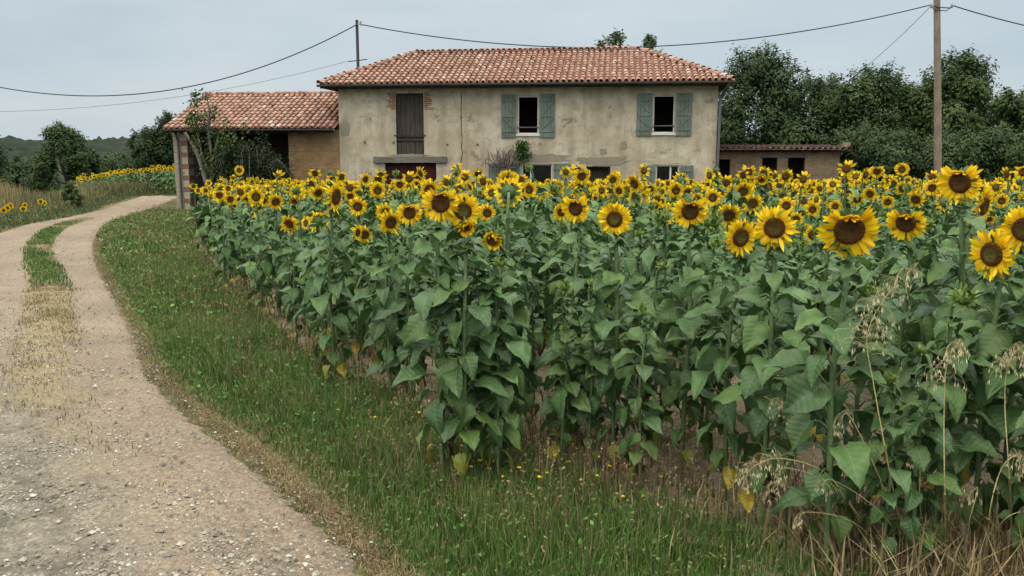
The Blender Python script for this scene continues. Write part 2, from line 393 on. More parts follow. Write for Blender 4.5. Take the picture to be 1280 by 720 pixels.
mb.add(np.concatenate([PT, TZ[..., None]], -1).reshape(-1, 3), np.stack([ii, ii + NV, ii + NV + 1, ii + 1], 1),
       np.stack([dry, grey, np.zeros_like(dry)], -1).reshape(-1, 3))
tag(mb.build('gravel_track', M['track'], smooth=True), kind='structure')
def track_v(x, y):
    """across-track coordinate (0 right edge, 1 left edge) and row index of points"""
    c = (tl + trr) / 2
    k = np.argmin((x[:, None] - c[None, :, 0]) ** 2 + (y[:, None] - c[None, :, 1]) ** 2, 1)
    d = tl[k] - trr[k]
    return ((x - trr[k, 0]) * d[:, 0] + (y - trr[k, 1]) * d[:, 1]) / (d ** 2).sum(1), k
trk_poly = [tuple(p) for p in trr] + [tuple(p) for p in tl[::-1]]

EDGE = [(4.5, 1.7), (2.2, 2.75), (1.0, 3.95), (-.44, 5.7), (-2.1, 8.2), (-3.6, 11.4), (-5.6, 15.8), (-7.8, 21), (-9.0, 25), (-9.2, 27.6)]
edge = spline(EDGE, 90)[:, :2] if len(EDGE[0]) == 2 else None
FIELD = [tuple(p) for p in edge] + [(-6.5, 28.2), (8.5, 27.2), (11, 28.5), (18, 27.0), (24, 25), (24, 1.5)]
gxs = np.arange(-10, 24.5, .3); gys = np.arange(1, 29, .3); X, Y = np.meshgrid(gxs, gys)
pad = [(x - .12, y - .12) for x, y in FIELD]
ok = inside(pad, X[:-1, :-1] + .15, Y[:-1, :-1] + .15)
i = (np.arange(len(gys) - 1)[:, None] * len(gxs) + np.arange(len(gxs) - 1)[None])[ok]
V = np.stack([X, Y, gz(X, Y) + .02], -1).reshape(-1, 3); V[:, 2] += rng.normal(0, .010, len(V)); V[:, :2] += rng.normal(0, .05, (len(V), 2))
mb = MB(); mb.add(V, np.stack([i, i + 1, i + len(gxs) + 1, i + len(gxs)], 1))
tag(mb.build('field_soil', M['soil'], smooth=True), kind='structure')

def mat_hill():
    t = NT('wooded_hill'); v = t.coord(); a = t.noise(.004, 5, v); b = t.noise(.035, 5, v)
    c = t.ramp(a, [(0.36, (0.018, 0.024, 0.018)), (0.60, (0.026, 0.034, 0.022)), (0.66, (0.07, 0.07, 0.045)), (0.72, (0.03, 0.042, 0.025))])
    c = t.mix(c, t.ramp(b, [(0.3, (0.6,) * 3), (0.7, (1.35,) * 3)]), 1.0, 'MULTIPLY')
    return t.fin(c, 1.0, 0.05)
th = np.radians(np.linspace(-58, 50, 420)); rr = np.concatenate([np.linspace(330, 1100, 70), np.linspace(1120, 2600, 70)])
TH, RR = np.meshgrid(th, rr)
w1 = 7 * np.sin(TH * 9 + 1) + 4 * np.sin(TH * 23 + 2) + 2 * np.sin(TH * 51)
w2 = 6 * np.sin(TH * 7 + .3) + 4 * np.sin(TH * 17 + 1) + 2.5 * np.sin(TH * 43)
HZ = -47 + (38 + w1) * np.exp(-((RR - 900 - 60 * np.sin(TH * 5)) / 230) ** 2) + (73 + w2) * np.exp(-((RR - 2000 - 120 * np.sin(TH * 4)) / 420) ** 2)
HZ += (np.abs(rng.normal(0, 1, HZ.shape)) ** 1.3 * 2.6 * ss(400, 800, RR))
mb = MB(); n2 = len(th); i = (np.arange(len(rr) - 1)[:, None] * n2 + np.arange(n2 - 1)[None]).ravel()
mb.add(np.stack([np.sin(TH) * RR, np.cos(TH) * RR, HZ], -1).reshape(-1, 3), np.stack([i, i + 1, i + n2 + 1, i + n2], 1))
tag(mb.build('hills', mat_hill(), smooth=True), kind='structure')

# air that fades the far hills
mb = MB(); box(mb, (-4600, -700, -60), (4600, 4600, 75))
hz = NT('haze_air'); hz.N.remove(hz.b); pv = hz.n('VolumePrincipled')
pv.inputs['Color'].default_value = (0.62, 0.80, 1.0, 1); pv.inputs['Density'].default_value = 0.00052; pv.inputs['Anisotropy'].default_value = 0.2
hz.l(pv.outputs[0], hz.N['Material Output'].inputs['Volume'])
tag(mb.build('haze', hz.m), kind='stuff')

# ------------------------------------------------------------------ farmhouse (local: u along the front, v to the back, w up)
HL, HR = np.array([-6.30, 31.6]), np.array([7.09, 30.0]); YAW = math.atan2(HR[1] - HL[1], HR[0] - HL[0]); HLEN = 13.49; BASE = -0.72
farm = thing('farmhouse', (HL[0], HL[1], BASE), 'two storey farmhouse of mottled beige plaster under a hipped terracotta roof', 'house', YAW)
OPEN = [(2.12, 2.36, 3.14, 4.60), (1.67, 0.0, 3.58, 2.13), (6.54, 3.15, 7.29, 4.48), (11.29, 3.17, 12.04, 4.47), (6.69, 0.8, 7.79, 2.1), (9.0, 0.0, 9.85, 2.02), (11.44, 0.83, 12.25, 2.06)]
HH, HD, TH_ = 4.86, 6.8, 0.38
def front_wall(mb, L, H, openings, th, v0=0.0, z0=-0.5):
    us = sorted({0, L, *[o[0] for o in openings], *[o[2] for o in openings]}); ws = sorted({z0, H, *[o[1] for o in openings], *[o[3] for o in openings]})
    def sub(a, step=0.7):
        r = [a[0]]
        for p, q in zip(a, a[1:]):
            k = max(1, int((q - p) / step)); r += [p + (q - p) * (j + 1) / k for j in range(k)]
        return r
    for a, b in zip(us, us[1:]):
        for c, d in zip(ws, ws[1:]):
            if any(o[0] <= (a + b) / 2 <= o[2] and o[1] <= (c + d) / 2 <= o[3] for o in openings): continue
            mb.add([(a, v0, c), (b, v0, c), (b, v0, d), (a, v0, d)], [[0, 1, 2, 3]])
            mb.add([(a, v0 + th, c), (b, v0 + th, c), (b, v0 + th, d), (a, v0 + th, d)], [[3, 2, 1, 0]])
    for (a, c, b, d) in openings:
        P = [(a, c), (b, c), (b, d), (a, d)]
        for (p, q), (r, s) in zip(P, P[1:] + P[:1]):
            mb.add([(p, v0, q), (r, v0, s), (r, v0 + th, s), (p, v0 + th, q)], [[0, 3, 2, 1]])
mb = MB(); front_wall(mb, HLEN, HH, OPEN, TH_)
for (lo, hi) in (((0, TH_ + .002, -.5), (TH_, HD, HH)), ((HLEN - TH_, TH_ + .002, -.5), (HLEN, HD, HH)), ((TH_ + .002, HD - TH_, -.5), (HLEN - TH_ - .002, HD - .002, HH))): box(mb, lo, hi)
mb.add([(0, 0, HH), (HLEN, 0, HH), (HLEN, TH_, HH), (0, TH_, HH)], [[0, 1, 2, 3]])
mb.build('wall', M['plaster'], farm)
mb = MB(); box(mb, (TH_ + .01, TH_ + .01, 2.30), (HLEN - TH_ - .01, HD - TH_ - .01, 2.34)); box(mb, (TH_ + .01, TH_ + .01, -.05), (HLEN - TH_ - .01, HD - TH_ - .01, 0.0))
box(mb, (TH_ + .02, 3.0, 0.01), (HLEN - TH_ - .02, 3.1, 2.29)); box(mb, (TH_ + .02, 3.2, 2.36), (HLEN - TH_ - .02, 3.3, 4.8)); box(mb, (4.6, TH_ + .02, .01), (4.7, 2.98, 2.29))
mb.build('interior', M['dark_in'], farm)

TILE_COLS = np.array([.82, .84, .90]) * np.array([(0.43, 0.235, 0.165), (0.49, 0.285, 0.205), (0.37, 0.19, 0.13), (0.56, 0.38, 0.29), (0.46, 0.255, 0.185), (0.33, 0.175, 0.125), (0.60, 0.45, 0.36)])
def tile_col(n): 
    c = TILE_COLS[rng.choice(len(TILE_COLS), n, p=[.28, .24, .17, .04, .20, .06, .01])]
    return c * rng.uniform(.86, 1.1, (n, 1))
def canal_tiles(mb, E0, a, s, nrm, La, Ls, test, pitch=.215, row=.335, r=.083):
    a, s, nrm = (np.asarray(v, float) for v in (a, s, nrm)); seg = 6; ang = np.radians(np.linspace(4, 176, seg))
    nu = int(La / pitch) + 1; nr = int(Ls / row) + 1; cols = tile_col(nu * nr); q = 0
    for iu in range(nu):
        du = rng.normal(0, .008)
        for ir in range(nr):
            c = cols[q]; q += 1
            u0 = (iu + .5) * pitch + du + rng.normal(0, .006); s0 = ir * row - .06 + rng.normal(0, .012)
            if not test(u0, s0 + .2): continue
            sk = rng.normal(0, .02); pts = []; cc = []
            for (f, rr_, hh) in ((0, r, .045), (.43, r * .84, .012)):
                for t_ in ang:
                    pts.append(E0 + a * (u0 + sk * f + math.cos(t_) * rr_) + s * (s0 + f) + nrm * (hh + math.sin(t_) * rr_ * .92))
                    cc.append(c)
            # the lower lip has a thickness
            for t_ in ang: pts.append(E0 + a * (u0 + math.cos(t_) * r * .82) + s * (s0 + .002) + nrm * (.045 + math.sin(t_) * r * .74)); cc.append(c * 1.12)
            F = [[k, k + 1, seg + k + 1, seg + k] for k in range(seg - 1)] + [[2 * seg + k, 2 * seg + k + 1, k + 1, k] for k in range(seg - 1)]
            mb.add(pts, F, np.array(cc))
def ridge_tiles(mb, P, Q, r=.12, L=.36):
    P, Q = np.asarray(P, float), np.asarray(Q, float); d = Q - P; n = int(np.linalg.norm(d) / (L * .85)); d /= np.linalg.norm(d)
    a, b, _ = frame_for(d); b = b if b[2] > 0 else -b; ang = np.radians(np.linspace(-8, 188, 8)); cols = tile_col(n) * .9
    for k in range(n):
        o = P + d * (k * L * .85) + rng.normal(0, .008, 3); pts = []
        for (f, rr_, up) in ((0, r * 1.04, .035), (L, r * .88, .01)):
            for t_ in ang: pts.append(o + d * f + a * math.cos(t_) * rr_ + b * (math.sin(t_) * rr_ * .85 + up))
        mb.add(pts, [[j, j + 1, 9 + j, 8 + j] for j in range(7)] + [list(range(8))][:0], cols[k])
E = .52; EW, RW = 4.9, 6.36; ru0, ru1 = 2.2, 10.9; rv = HD / 2
c00, c10, c11, c01 = (np.array(p) for p in ((-E, -E, EW), (HLEN + E - .1, -E, EW), (HLEN + E - .1, HD + E, EW), (-E, HD + E, EW)))
g0, g1 = np.array((ru0, rv, RW)), np.array((ru1, rv, RW))
UNDER = (0.23, 0.105, 0.072)
roof = MB()
for quad in ((c00, c10, g1, g0), (c11, c01, g0, g1)): roof.add(quad, [[0, 1, 2, 3]], UNDER)
for tri in ((c01, c00, g0), (c10, c11, g1)): roof.add(tri, [[0, 1, 2]], UNDER)
def face_tiles(mb, A, B, C, D):
    a = (B - A) / np.linalg.norm(B - A); nrm = np.cross(B - A, D - A); nrm /= np.linalg.norm(nrm); s = np.cross(nrm, a)
    loc = [((p - A) @ a, (p - A) @ s) for p in ((A, B, C, D) if C is not None else (A, B, D))]
    La = loc[1][0]; Ls = max(q[1] for q in loc)
    canal_tiles(mb, A, a, s, nrm, La, Ls, lambda u, v: bool(inside(loc, u, max(v, .02))))
face_tiles(roof, c00, c10, g1, g0); face_tiles(roof, c01, c00, None, g0); face_tiles(roof, c10, c11, None, g1); face_tiles(roof, c11, c01, g0, g1)
roof_o = roof.build('roof', M['tile'], farm)
mb = MB()
for P, Q in ((g0, g1), (c00, g0), (c10, g1), (c01, g0), (c11, g1)): ridge_tiles(mb, P + np.array((0, 0, .03)), Q + np.array((0, 0, .05)))
mb.build('ridge_tiles', M['tile'], roof_o)
mb = MB()
box(mb, (-E + .04, -E + .04, EW - .13), (HLEN + E - .14, 0.2, EW - .10)); box(mb, (HLEN - .2, .21, EW - .13), (HLEN + E - .14, HD + E - .1, EW - .10)); box(mb, (-E + .04, .21, EW - .13), (.2, HD + E - .1, EW - .10))
box(mb, (-E + .02, -E + .02, EW - .145), (HLEN + E - .12, -E + .05, EW - .005))
mb.build('soffit', M['dark_wood'], farm)
def gutter(mb, P, Q, r=.075):
    P, Q = np.asarray(P, float), np.asarray(Q, float); d = (Q - P) / np.linalg.norm(Q - P); a, b, _ = frame_for(d); ang = np.radians(np.linspace(180, 360, 9))
    up = b if b[2] > 0 else -b; pts = []
    for o in (P, Q):
        for t_ in ang: pts.append(o + a * math.cos(t_) * r + up * math.sin(t_) * r)
        for t_ in ang[::-1]: pts.append(o + a * math.cos(t_) * r * .88 + up * math.sin(t_) * r * .88)
    n = 18; mb.add(pts, [np.array([[k, (k + 1) % n, n + (k + 1) % n, n + k] for k in range(n)]), np.array([list(range(n))]), np.array([[n + k for k in range(n)][::-1]])])
mb = MB(); gutter(mb, (-E - .06, -E - .06, EW - .02), (HLEN + E - .02, -E - .06, EW - .02))
gutter(mb, (HLEN + E - .06, -E + .06, EW - .02), (HLEN + E - .06, HD, EW - .02))
for u in np.arange(0, HLEN, .9): box(mb, (u - .015, -E - .02, EW - .11), (u + .015, -E + .02, EW + .0))
mb.build('gutter', M['zinc'], farm)
mb = MB(); tube(mb, [(HLEN + .3, -E - .05, EW - .1), (HLEN + .18, -.3, EW - .32), (HLEN + .07, -.075, EW - .55), (HLEN + .06, -.075, 2.4), (HLEN + .06, -.075, 0)], .05, 8)
for w in (1.2, 2.7, 4.0): tube(mb, [(HLEN + .06, -.075, w), (HLEN + .06, -.075, w + .05)], .06, 8)
mb.build('downpipe', M['zinc'], farm)
# hayloft door of weathered planks
hd = thing('hayloft_door', (0, 0, 0), None, None); hd.parent = farm
u = 2.14; mb = MB()
while u < 3.10:
    w = min(rng.uniform(.13, .2), 3.12 - u); top = 4.58 - rng.uniform(0, .03)
    box(mb, (u, .10 + rng.uniform(0, .012), 2.40), (u + w - .012, .135, top), jit=.003); u += w
mb.build('planks', M['grey_wood'], hd)
mb = MB(); box(mb, (2.10, .055, 3.06), (3.16, .098, 3.14), jit=.004); box(mb, (2.13, .06, 2.92), (3.13, .098, 2.98), jit=.004); mb.build('ledge_board', M['dark_wood'], hd)
for a in (2.05, 3.13): mb = MB(); box(mb, (a, -.035, 3.09), (a + .08, .05, 3.13)); mb.build('hinge', M['iron'], hd)
mb = MB()
def ragged(mb, cu, cw, ru, rw, v=-.012, n=26, seed=0, col=(1, 1, 1)):
    r_ = np.random.default_rng(seed); an = np.linspace(0, 2 * math.pi, n, endpoint=False); k = 1 + r_.normal(0, .13, n)
    sq = 1 / np.maximum(np.abs(np.cos(an)), np.abs(np.sin(an))) ** .6
    P = [(cu + math.cos(t_) * ru * q * z, v, cw + math.sin(t_) * rw * q * z) for t_, q, z in zip(an, k, sq)]
    B = [(x, .03, z) for x, y, z in P]
    mb.add(P + B, [np.array([list(range(n))[::1]]), np.array([[i, n + i, n + (i + 1) % n, (i + 1) % n] for i in range(n)])], col)
def side_bricks(mb, u0, u1, inner):
    for j, w in enumerate(np.arange(4.02, 4.60, .075)):
        L = rng.uniform(.14, .38)
        a, b = (u0, u0 - L) if inner == 'left' else (u1, u1 + L)
        box(mb, (min(a, b), -.016 - rng.uniform(0, .006), w + .006), (max(a, b), .01, w + .07), jit=.004)
for q in ('left', 'right'):
    mb = MB(); side_bricks(mb, 2.10, 3.16, q); mb.build('exposed_brick', M['red_brick'], farm)
mb = MB(); box(mb, (1.26, -.09, 2.14), (3.98, .2, 2.35), jit=.012); mb.build('lintel_beam', M['beam_wood'], farm)
mb = MB(); ragged(mb, 2.6, 2.40, .62, .05, -.012, 40, 3); mb.build('mortar_ledge', M['cement'], farm)
bd = thing('barn_door', (0, 0, 0), None, None); bd.parent = farm
for (a, b) in ((1.69, 2.62), (2.635, 3.56)):
    mb = MB(); u = a
    while u < b - .02:
        w = min(.155, b - u); box(mb, (u, .12, 0.02), (u + w - .008, .16, 2.11)); u += w
    box(mb, (a + .03, .10, 1.62), (b - .03, .119, 1.74)); mb.build('door_leaf', M['red_wood'], bd)
# windows
def shutter(par, u0, u1, w0, w1, hinge_left):
    mb = MB(); n = 4; d = (u1 - u0) / n
    for k in range(n): box(mb, (u0 + d * k + .004, -.06, w0), (u0 + d * (k + 1) - .004, -.03, w1), jit=.0015)
    for f in (.15, .5, .85): box(mb, (u0 + .02, -.083, w0 + (w1 - w0) * f - .04), (u1 - .02, -.061, w0 + (w1 - w0) * f + .04))
    H_ = w1 - w0; x0, x1 = (u0 + .05, u1 - .05) if hinge_left else (u1 - .05, u0 + .05)
    for (fa, fb) in ((.19, .46), (.54, .81)):
        p, q = np.array((x0, w0 + H_ * fa)), np.array((x1, w0 + H_ * fb)); d2 = (q - p) / np.linalg.norm(q - p); nn = np.array((-d2[1], d2[0])) * .03
        P = [p - nn, q - nn, q + nn, p + nn]
        mb.add([(x, -.08, z) for x, z in P] + [(x, -.0605, z) for x, z in P], BOXF if False else np.array([[0, 1, 2, 3], [0, 4, 5, 1], [1, 5, 6, 2], [2, 6, 7, 3], [3, 7, 4, 0]]))
    o = mb.build('shutter', M['shutter'], par)
    mb = MB(); hx = u1 if not hinge_left else u0
    return o
def window(u0, w0, u1, w1, mullions=(), bar=None, glass=True, deep=.16):
    e = thing('window', (0, 0, 0), None, None); e.parent = farm; t_ = .045; mb = MB(); v0, v1 = .07, .12
    box(mb, (u0 + .004, v0, w0 + .004), (u0 + t_, v1, w1 - .004)); box(mb, (u1 - t_, v0, w0 + .004), (u1 - .004, v1, w1 - .004))
    box(mb, (u0 + t_ + .001, v0, w1 - t_), (u1 - t_ - .001, v1, w1 - .004)); box(mb, (u0 + t_ + .001, v0, w0 + .004), (u1 - t_ - .001, v1, w0 + t_))
    for m_ in mullions: box(mb, (m_ - .03, v0 + .004, w0 + t_ + .001), (m_ + .03, v1 - .004, w1 - t_ - .001))
    mb.build('frame', M['white_paint'], e)
    mb = MB(); box(mb, (u0 - .05, -.05, w0 - .07), (u1 + .05, .06, w0 + .002)); mb.build('sill', M['white_paint'], e)
    if bar is not None: mb = MB(); tube(mb, [(u0 + .005, .03, bar), (u1 - .005, .03, bar)], .022, 6); mb.build('guard_rail', M['beam_wood'], e)
    if glass: mb = MB(); box(mb, (u0 + t_ + .002, v0 + .02, w0 + t_ + .002), (u1 - t_ - .002, v0 + .026, w1 - t_ - .002)); mb.build('pane', M['glass'], e)
    return e
w = window(6.54, 3.15, 7.29, 4.48, bar=3.38, glass=False); shutter(w, 5.97, 6.50, 3.03, 4.54, False); shutter(w, 7.34, 7.87, 3.03, 4.54, True)
w = window(11.29, 3.17, 12.04, 4.47, bar=3.42, glass=False); shutter(w, 10.73, 11.26, 3.08, 4.53, False); shutter(w, 12.09, 12.62, 3.08, 4.53, True)
w = window(6.69, 0.8, 7.79, 2.1, mullions=(7.02,), glass=True); shutter(w, 5.50, 6.62, 0.79, 2.11, False); shutter(w, 7.84, 8.44, 0.8, 2.12, True)
w = window(11.44, .83, 12.25, 2.06, mullions=(11.95,), glass=True); shutter(w, 10.95, 11.41, .82, 2.06, False); shutter(w, 12.28, 12.73, .83, 2.06, True)
dw = thing('doorway', (0, 0, 0), None, None); dw.parent = farm
mb = MB(); box(mb, (9.005, .10, .02), (9.06, .16, 2.01)); box(mb, (9.79, .10, .02), (9.845, .16, 2.01)); box(mb, (9.061, .10, 1.95), (9.789, .16, 2.01)); mb.build('frame', M['dark_wood'], dw)
mb = MB(); box(mb, (9.07, .30, .03), (9.78, .34, 1.94)); mb.build('door_panel', M['dark_wood'], dw)
for q in ((7.4, 2.30, .98, .14, -.012, 44, 5), (9.55, 2.20, .82, .14, -.014, 40, 6), (.22, 3.35, .17, .30, -.012, 24, 7), (9.6, 2.55, .12, .1, -.016, 18, 8), (10.3, 2.75, .12, .13, -.012, 20, 9)):
    mb = MB(); ragged(mb, *q); mb.build('cement_patch', M['cement'], farm)
mb = MB(); ragged(mb, 11.9, 2.2, .75, .1, -.012, 36, 15); mb.build('pale_patch', M['pale_patch'], farm)
mb = MB(); P = [(4.53 + rng.normal(0, .02), -.008, w_) for w_ in np.linspace(2.0, 4.65, 26)]; tube(mb, P, rng.uniform(.006, .02, 26), 5); mb.build('wall_crack', M['dark_in'], farm)
for (a, b) in ((.95, 2.87), (2.02, 2.86), (4.0, 2.78), (5.1, 2.78)): mb = MB(); tube(mb, [(a, -.02, b), (a, .02, b)], .045, 7); mb.build('wall_hole', M['dark_in'], farm)
# vine on the wall
mb = MB(); lf = MB(); r_ = np.random.default_rng(4)
for k in range(34):
    u0 = 6.05 + r_.normal(0, .16); a = r_.uniform(-1.2, 1.2)
    P = spline([(u0, -.1, 1.2), (u0 + a * .15, -.16, 1.9), (u0 + a * .45 + r_.normal(0, .06), -.18 - r_.uniform(0, .15), 2.2 + r_.uniform(-.2, .42)), (u0 + a * .62 + r_.normal(0, .1), -.15, 2.25 + r_.uniform(-.3, .5))], 9)
    tube(mb, P, np.linspace(.028, .008, 9), 5, (.16, .13, .12))
def leaf_quads(mb, C, size, r_, cols, up=0.35, aspect=.55, bias=None):
    n = len(C); nrm = r_.normal(0, 1, (n, 3)); nrm[:, 2] = np.abs(nrm[:, 2]) + up
    if bias is not None: nrm = nrm * .42 + bias
    nrm /= np.linalg.norm(nrm, axis=1)[:, None]
    a = np.cross(nrm, r_.normal(0, 1, (n, 3))); a /= np.linalg.norm(a, axis=1)[:, None] + 1e-9; b = np.cross(nrm, a); s = (size * r_.uniform(.6, 1.3, n))[:, None]
    V = np.stack([C - a * s * .5, C + b * s * aspect * .5 - nrm * s * .06, C + a * s * .5, C - b * s * aspect * .5 - nrm * s * .06], 1).reshape(-1, 3)
    mb.add(V, np.arange(4 * n).reshape(n, 4), np.repeat(cols, 4, 0))
C = np.stack([6.72 + r_.normal(0, .13, 420), -.2 + r_.normal(0, .08, 420), 2.55 + r_.normal(0, .19, 420)], 1)
leaf_quads(lf, C, .12, r_, np.array([(.05, .12, .03)]) * r_.uniform(.6, 1.5, (420, 1)))
vn = thing('climbing_vine', (HL[0], HL[1], BASE), 'half dead grey vine with one green tuft climbing the farmhouse wall', 'vine', YAW)
mb.build('stems', M['bark'], vn); lf.build('foliage', M['tree_leaf'], vn)

# ------------------------------------------------------------------ open barn on the left of the house
BB = -0.40
barn = thing('barn', (HL[0], HL[1], BB), 'low open fronted barn with brick side wall and tiled roof left of the farmhouse', 'barn', YAW)
bw0, bw1, bd_ = -6.43, -.004, 5.6; EWb, RWb = 3.02, 4.44
mb = MB(); box(mb, (-1.95, 0, -.4), (bw1, .3, EWb - .03)); mb.build('brick_wall', M['brick'], barn)
mb = MB(); box(mb, (bw0 + .03, .46, -.4), (bw0 + .35, bd_, EWb + .1)); box(mb, (bw0 + .36, bd_ - .3, -.4), (bw1 - .01, bd_, EWb + .1)); 
mb.add([(bw0 + .03, .3, EWb + .102), (bw0 + .03, bd_, EWb + .102), (bw0 + .03, 2.9, RWb - .12), (bw0 + .33, .3, EWb + .102), (bw0 + .33, bd_, EWb + .102), (bw0 + .33, 2.9, RWb - .12)], [np.array([[0, 1, 2], [5, 4, 3]])])
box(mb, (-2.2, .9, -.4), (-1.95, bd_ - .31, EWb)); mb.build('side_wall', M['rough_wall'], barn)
mb = MB(); w = -.4; k = 0
while w < EWb - .1:
    h = .17 if k % 2 else .26; red = k % 2
    h = min(h, EWb - .08 - w)
    box(mb, (bw0 + rng.normal(0, .006), -.01 + rng.normal(0, .004), w), (bw0 + .29, .45, w + h - .008), (.34, .29, .215) if not red else (.36, .30, .22))
    box(mb, (bw0 + .297, -.006 + rng.normal(0, .004), w), (bw0 + (.56 if red else .54), .45, w + h - .008), (.235, .135, .10) if red else (.42, .35, .26)); w += h; k += 1
mb.build('quoin_pillar', M['stone'] if False else mat_attr('quoin', .95, .1, .3, 18, bump=.4), barn)
mb = MB(); tube(mb, [(bw0 + .24, -.42, EWb + .0), (bw0 + .22, -.2, EWb - .14), (bw0 + .22, -.07, EWb - .4), (bw0 + .22, -.07, -.2)], .04, 8, (1, 1, 1)); mb.build('downpipe', M['zinc'], barn)
mb = MB(); box(mb, (bw0 + .02, .02, EWb - .20), (bw1 - .02, .26, EWb + .02))
for u in np.arange(-5.7, -.2, .7): box(mb, (u, -.42, EWb - .02), (u + .08, 2.9, EWb + .06))
box(mb, (-5.6, 2.5, EWb - .2), (-2.2, 2.7, EWb)); mb.build('beams', M['dark_wood'], barn)
mb = MB(); A = np.array((bw0 - .12, -.5, EWb + .03)); B = np.array((-.01, -.5, EWb + .03)); C_ = np.array((-.01, 2.9, RWb)); D = np.array((bw0 - .12, 2.9, RWb)); A2 = np.array((bw0 - .12, 6.2, EWb + .03)); B2 = np.array((-.01, 6.2, EWb + .03))
mb.add((A, B, C_, D), [[0, 1, 2, 3]], UNDER); mb.add((B2, A2, D, C_), [[0, 1, 2, 3]], UNDER)
face_tiles(mb, A, B, C_, D); face_tiles(mb, B2, A2, D, C_); ro = mb.build('roof', M['tile'], barn)
mb = MB(); ridge_tiles(mb, D + np.array((0, 0, .03)), C_ + np.array((-.1, 0, .03))); mb.build('ridge_tiles', M['tile'], ro)
mb = MB(); gutter(mb, (bw0 - .15, -.56, EWb + .0), (-.02, -.56, EWb + .0), .07); mb.build('gutter', M['zinc'], barn)
mb = MB(); box(mb, (bw0 - .10, -.47, EWb - .11), (-.02, -.44, EWb + .02)); mb.build('fascia', M['dark_wood'], barn)

# ------------------------------------------------------------------ low brick outbuilding on the right
OB = np.array([7.75, 33.9]); OYAW = math.radians(-6.8); OZ = -.72
ob = thing('outbuilding', (OB[0], OB[1], OZ), 'low brown brick outbuilding with dark openings right of the farmhouse', 'outbuilding', OYAW)
OL = 4.95; OP = [(.28, 1.10, .82, 2.24), (2.05, 1.32, 2.62, 2.30), (3.02, 1.28, 3.66, 2.30)]
mb = MB(); front_wall(mb, OL, 2.55, OP, .25); box(mb, (0, .252, -.5), (.25, 3.2, 2.6)); box(mb, (OL - .25, .252, -.5), (OL, 3.2, 2.6)); box(mb, (.252, 3.0, -.5), (OL - .252, 3.2, 2.62))
mb.build('wall', M['brick_out'], ob)
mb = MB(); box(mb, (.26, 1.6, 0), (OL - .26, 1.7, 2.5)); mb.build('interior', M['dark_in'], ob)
mb = MB()
for (a, c, b, d) in OP[1:]:
    mb = MB(); box(mb, (a - .07, -.03, d + .004), (b + .07, .1, d + .09)); mb.build('window_lintel', M['beam_wood'], ob)
    mb = MB(); box(mb, (a - .03, -.03, c - .06), (b + .03, .1, c - .003)); mb.build('window_sill', M['beam_wood'], ob)
mb = MB(); A = np.array((-.1, -.32, 2.60)); B = np.array((OL + .32, -.32, 2.60)); C_ = np.array((OL + .32, 3.4, 2.74)); D = np.array((-.1, 3.4, 2.74))
mb.add((A, B, C_, D), [[0, 1, 2, 3]], UNDER); mb.add((A - (0, 0, .06), B - (0, 0, .06), C_ - (0, 0, .06), D - (0, 0, .06)), [[3, 2, 1, 0]], (.05, .04, .03))
_tc = TILE_COLS; TILE_COLS = TILE_COLS * np.array([.45, .52, .56]); face_tiles(mb, A, B, C_, D); TILE_COLS = _tc
mb.build('roof', M['tile'], ob)
mb = MB(); box(mb, (OL + .1, -.1, 2.72), (OL + .34, .2, 2.88), (.2, .13, .1), jit=.02); mb.build('verge_stone', M['brick_out'], ob)

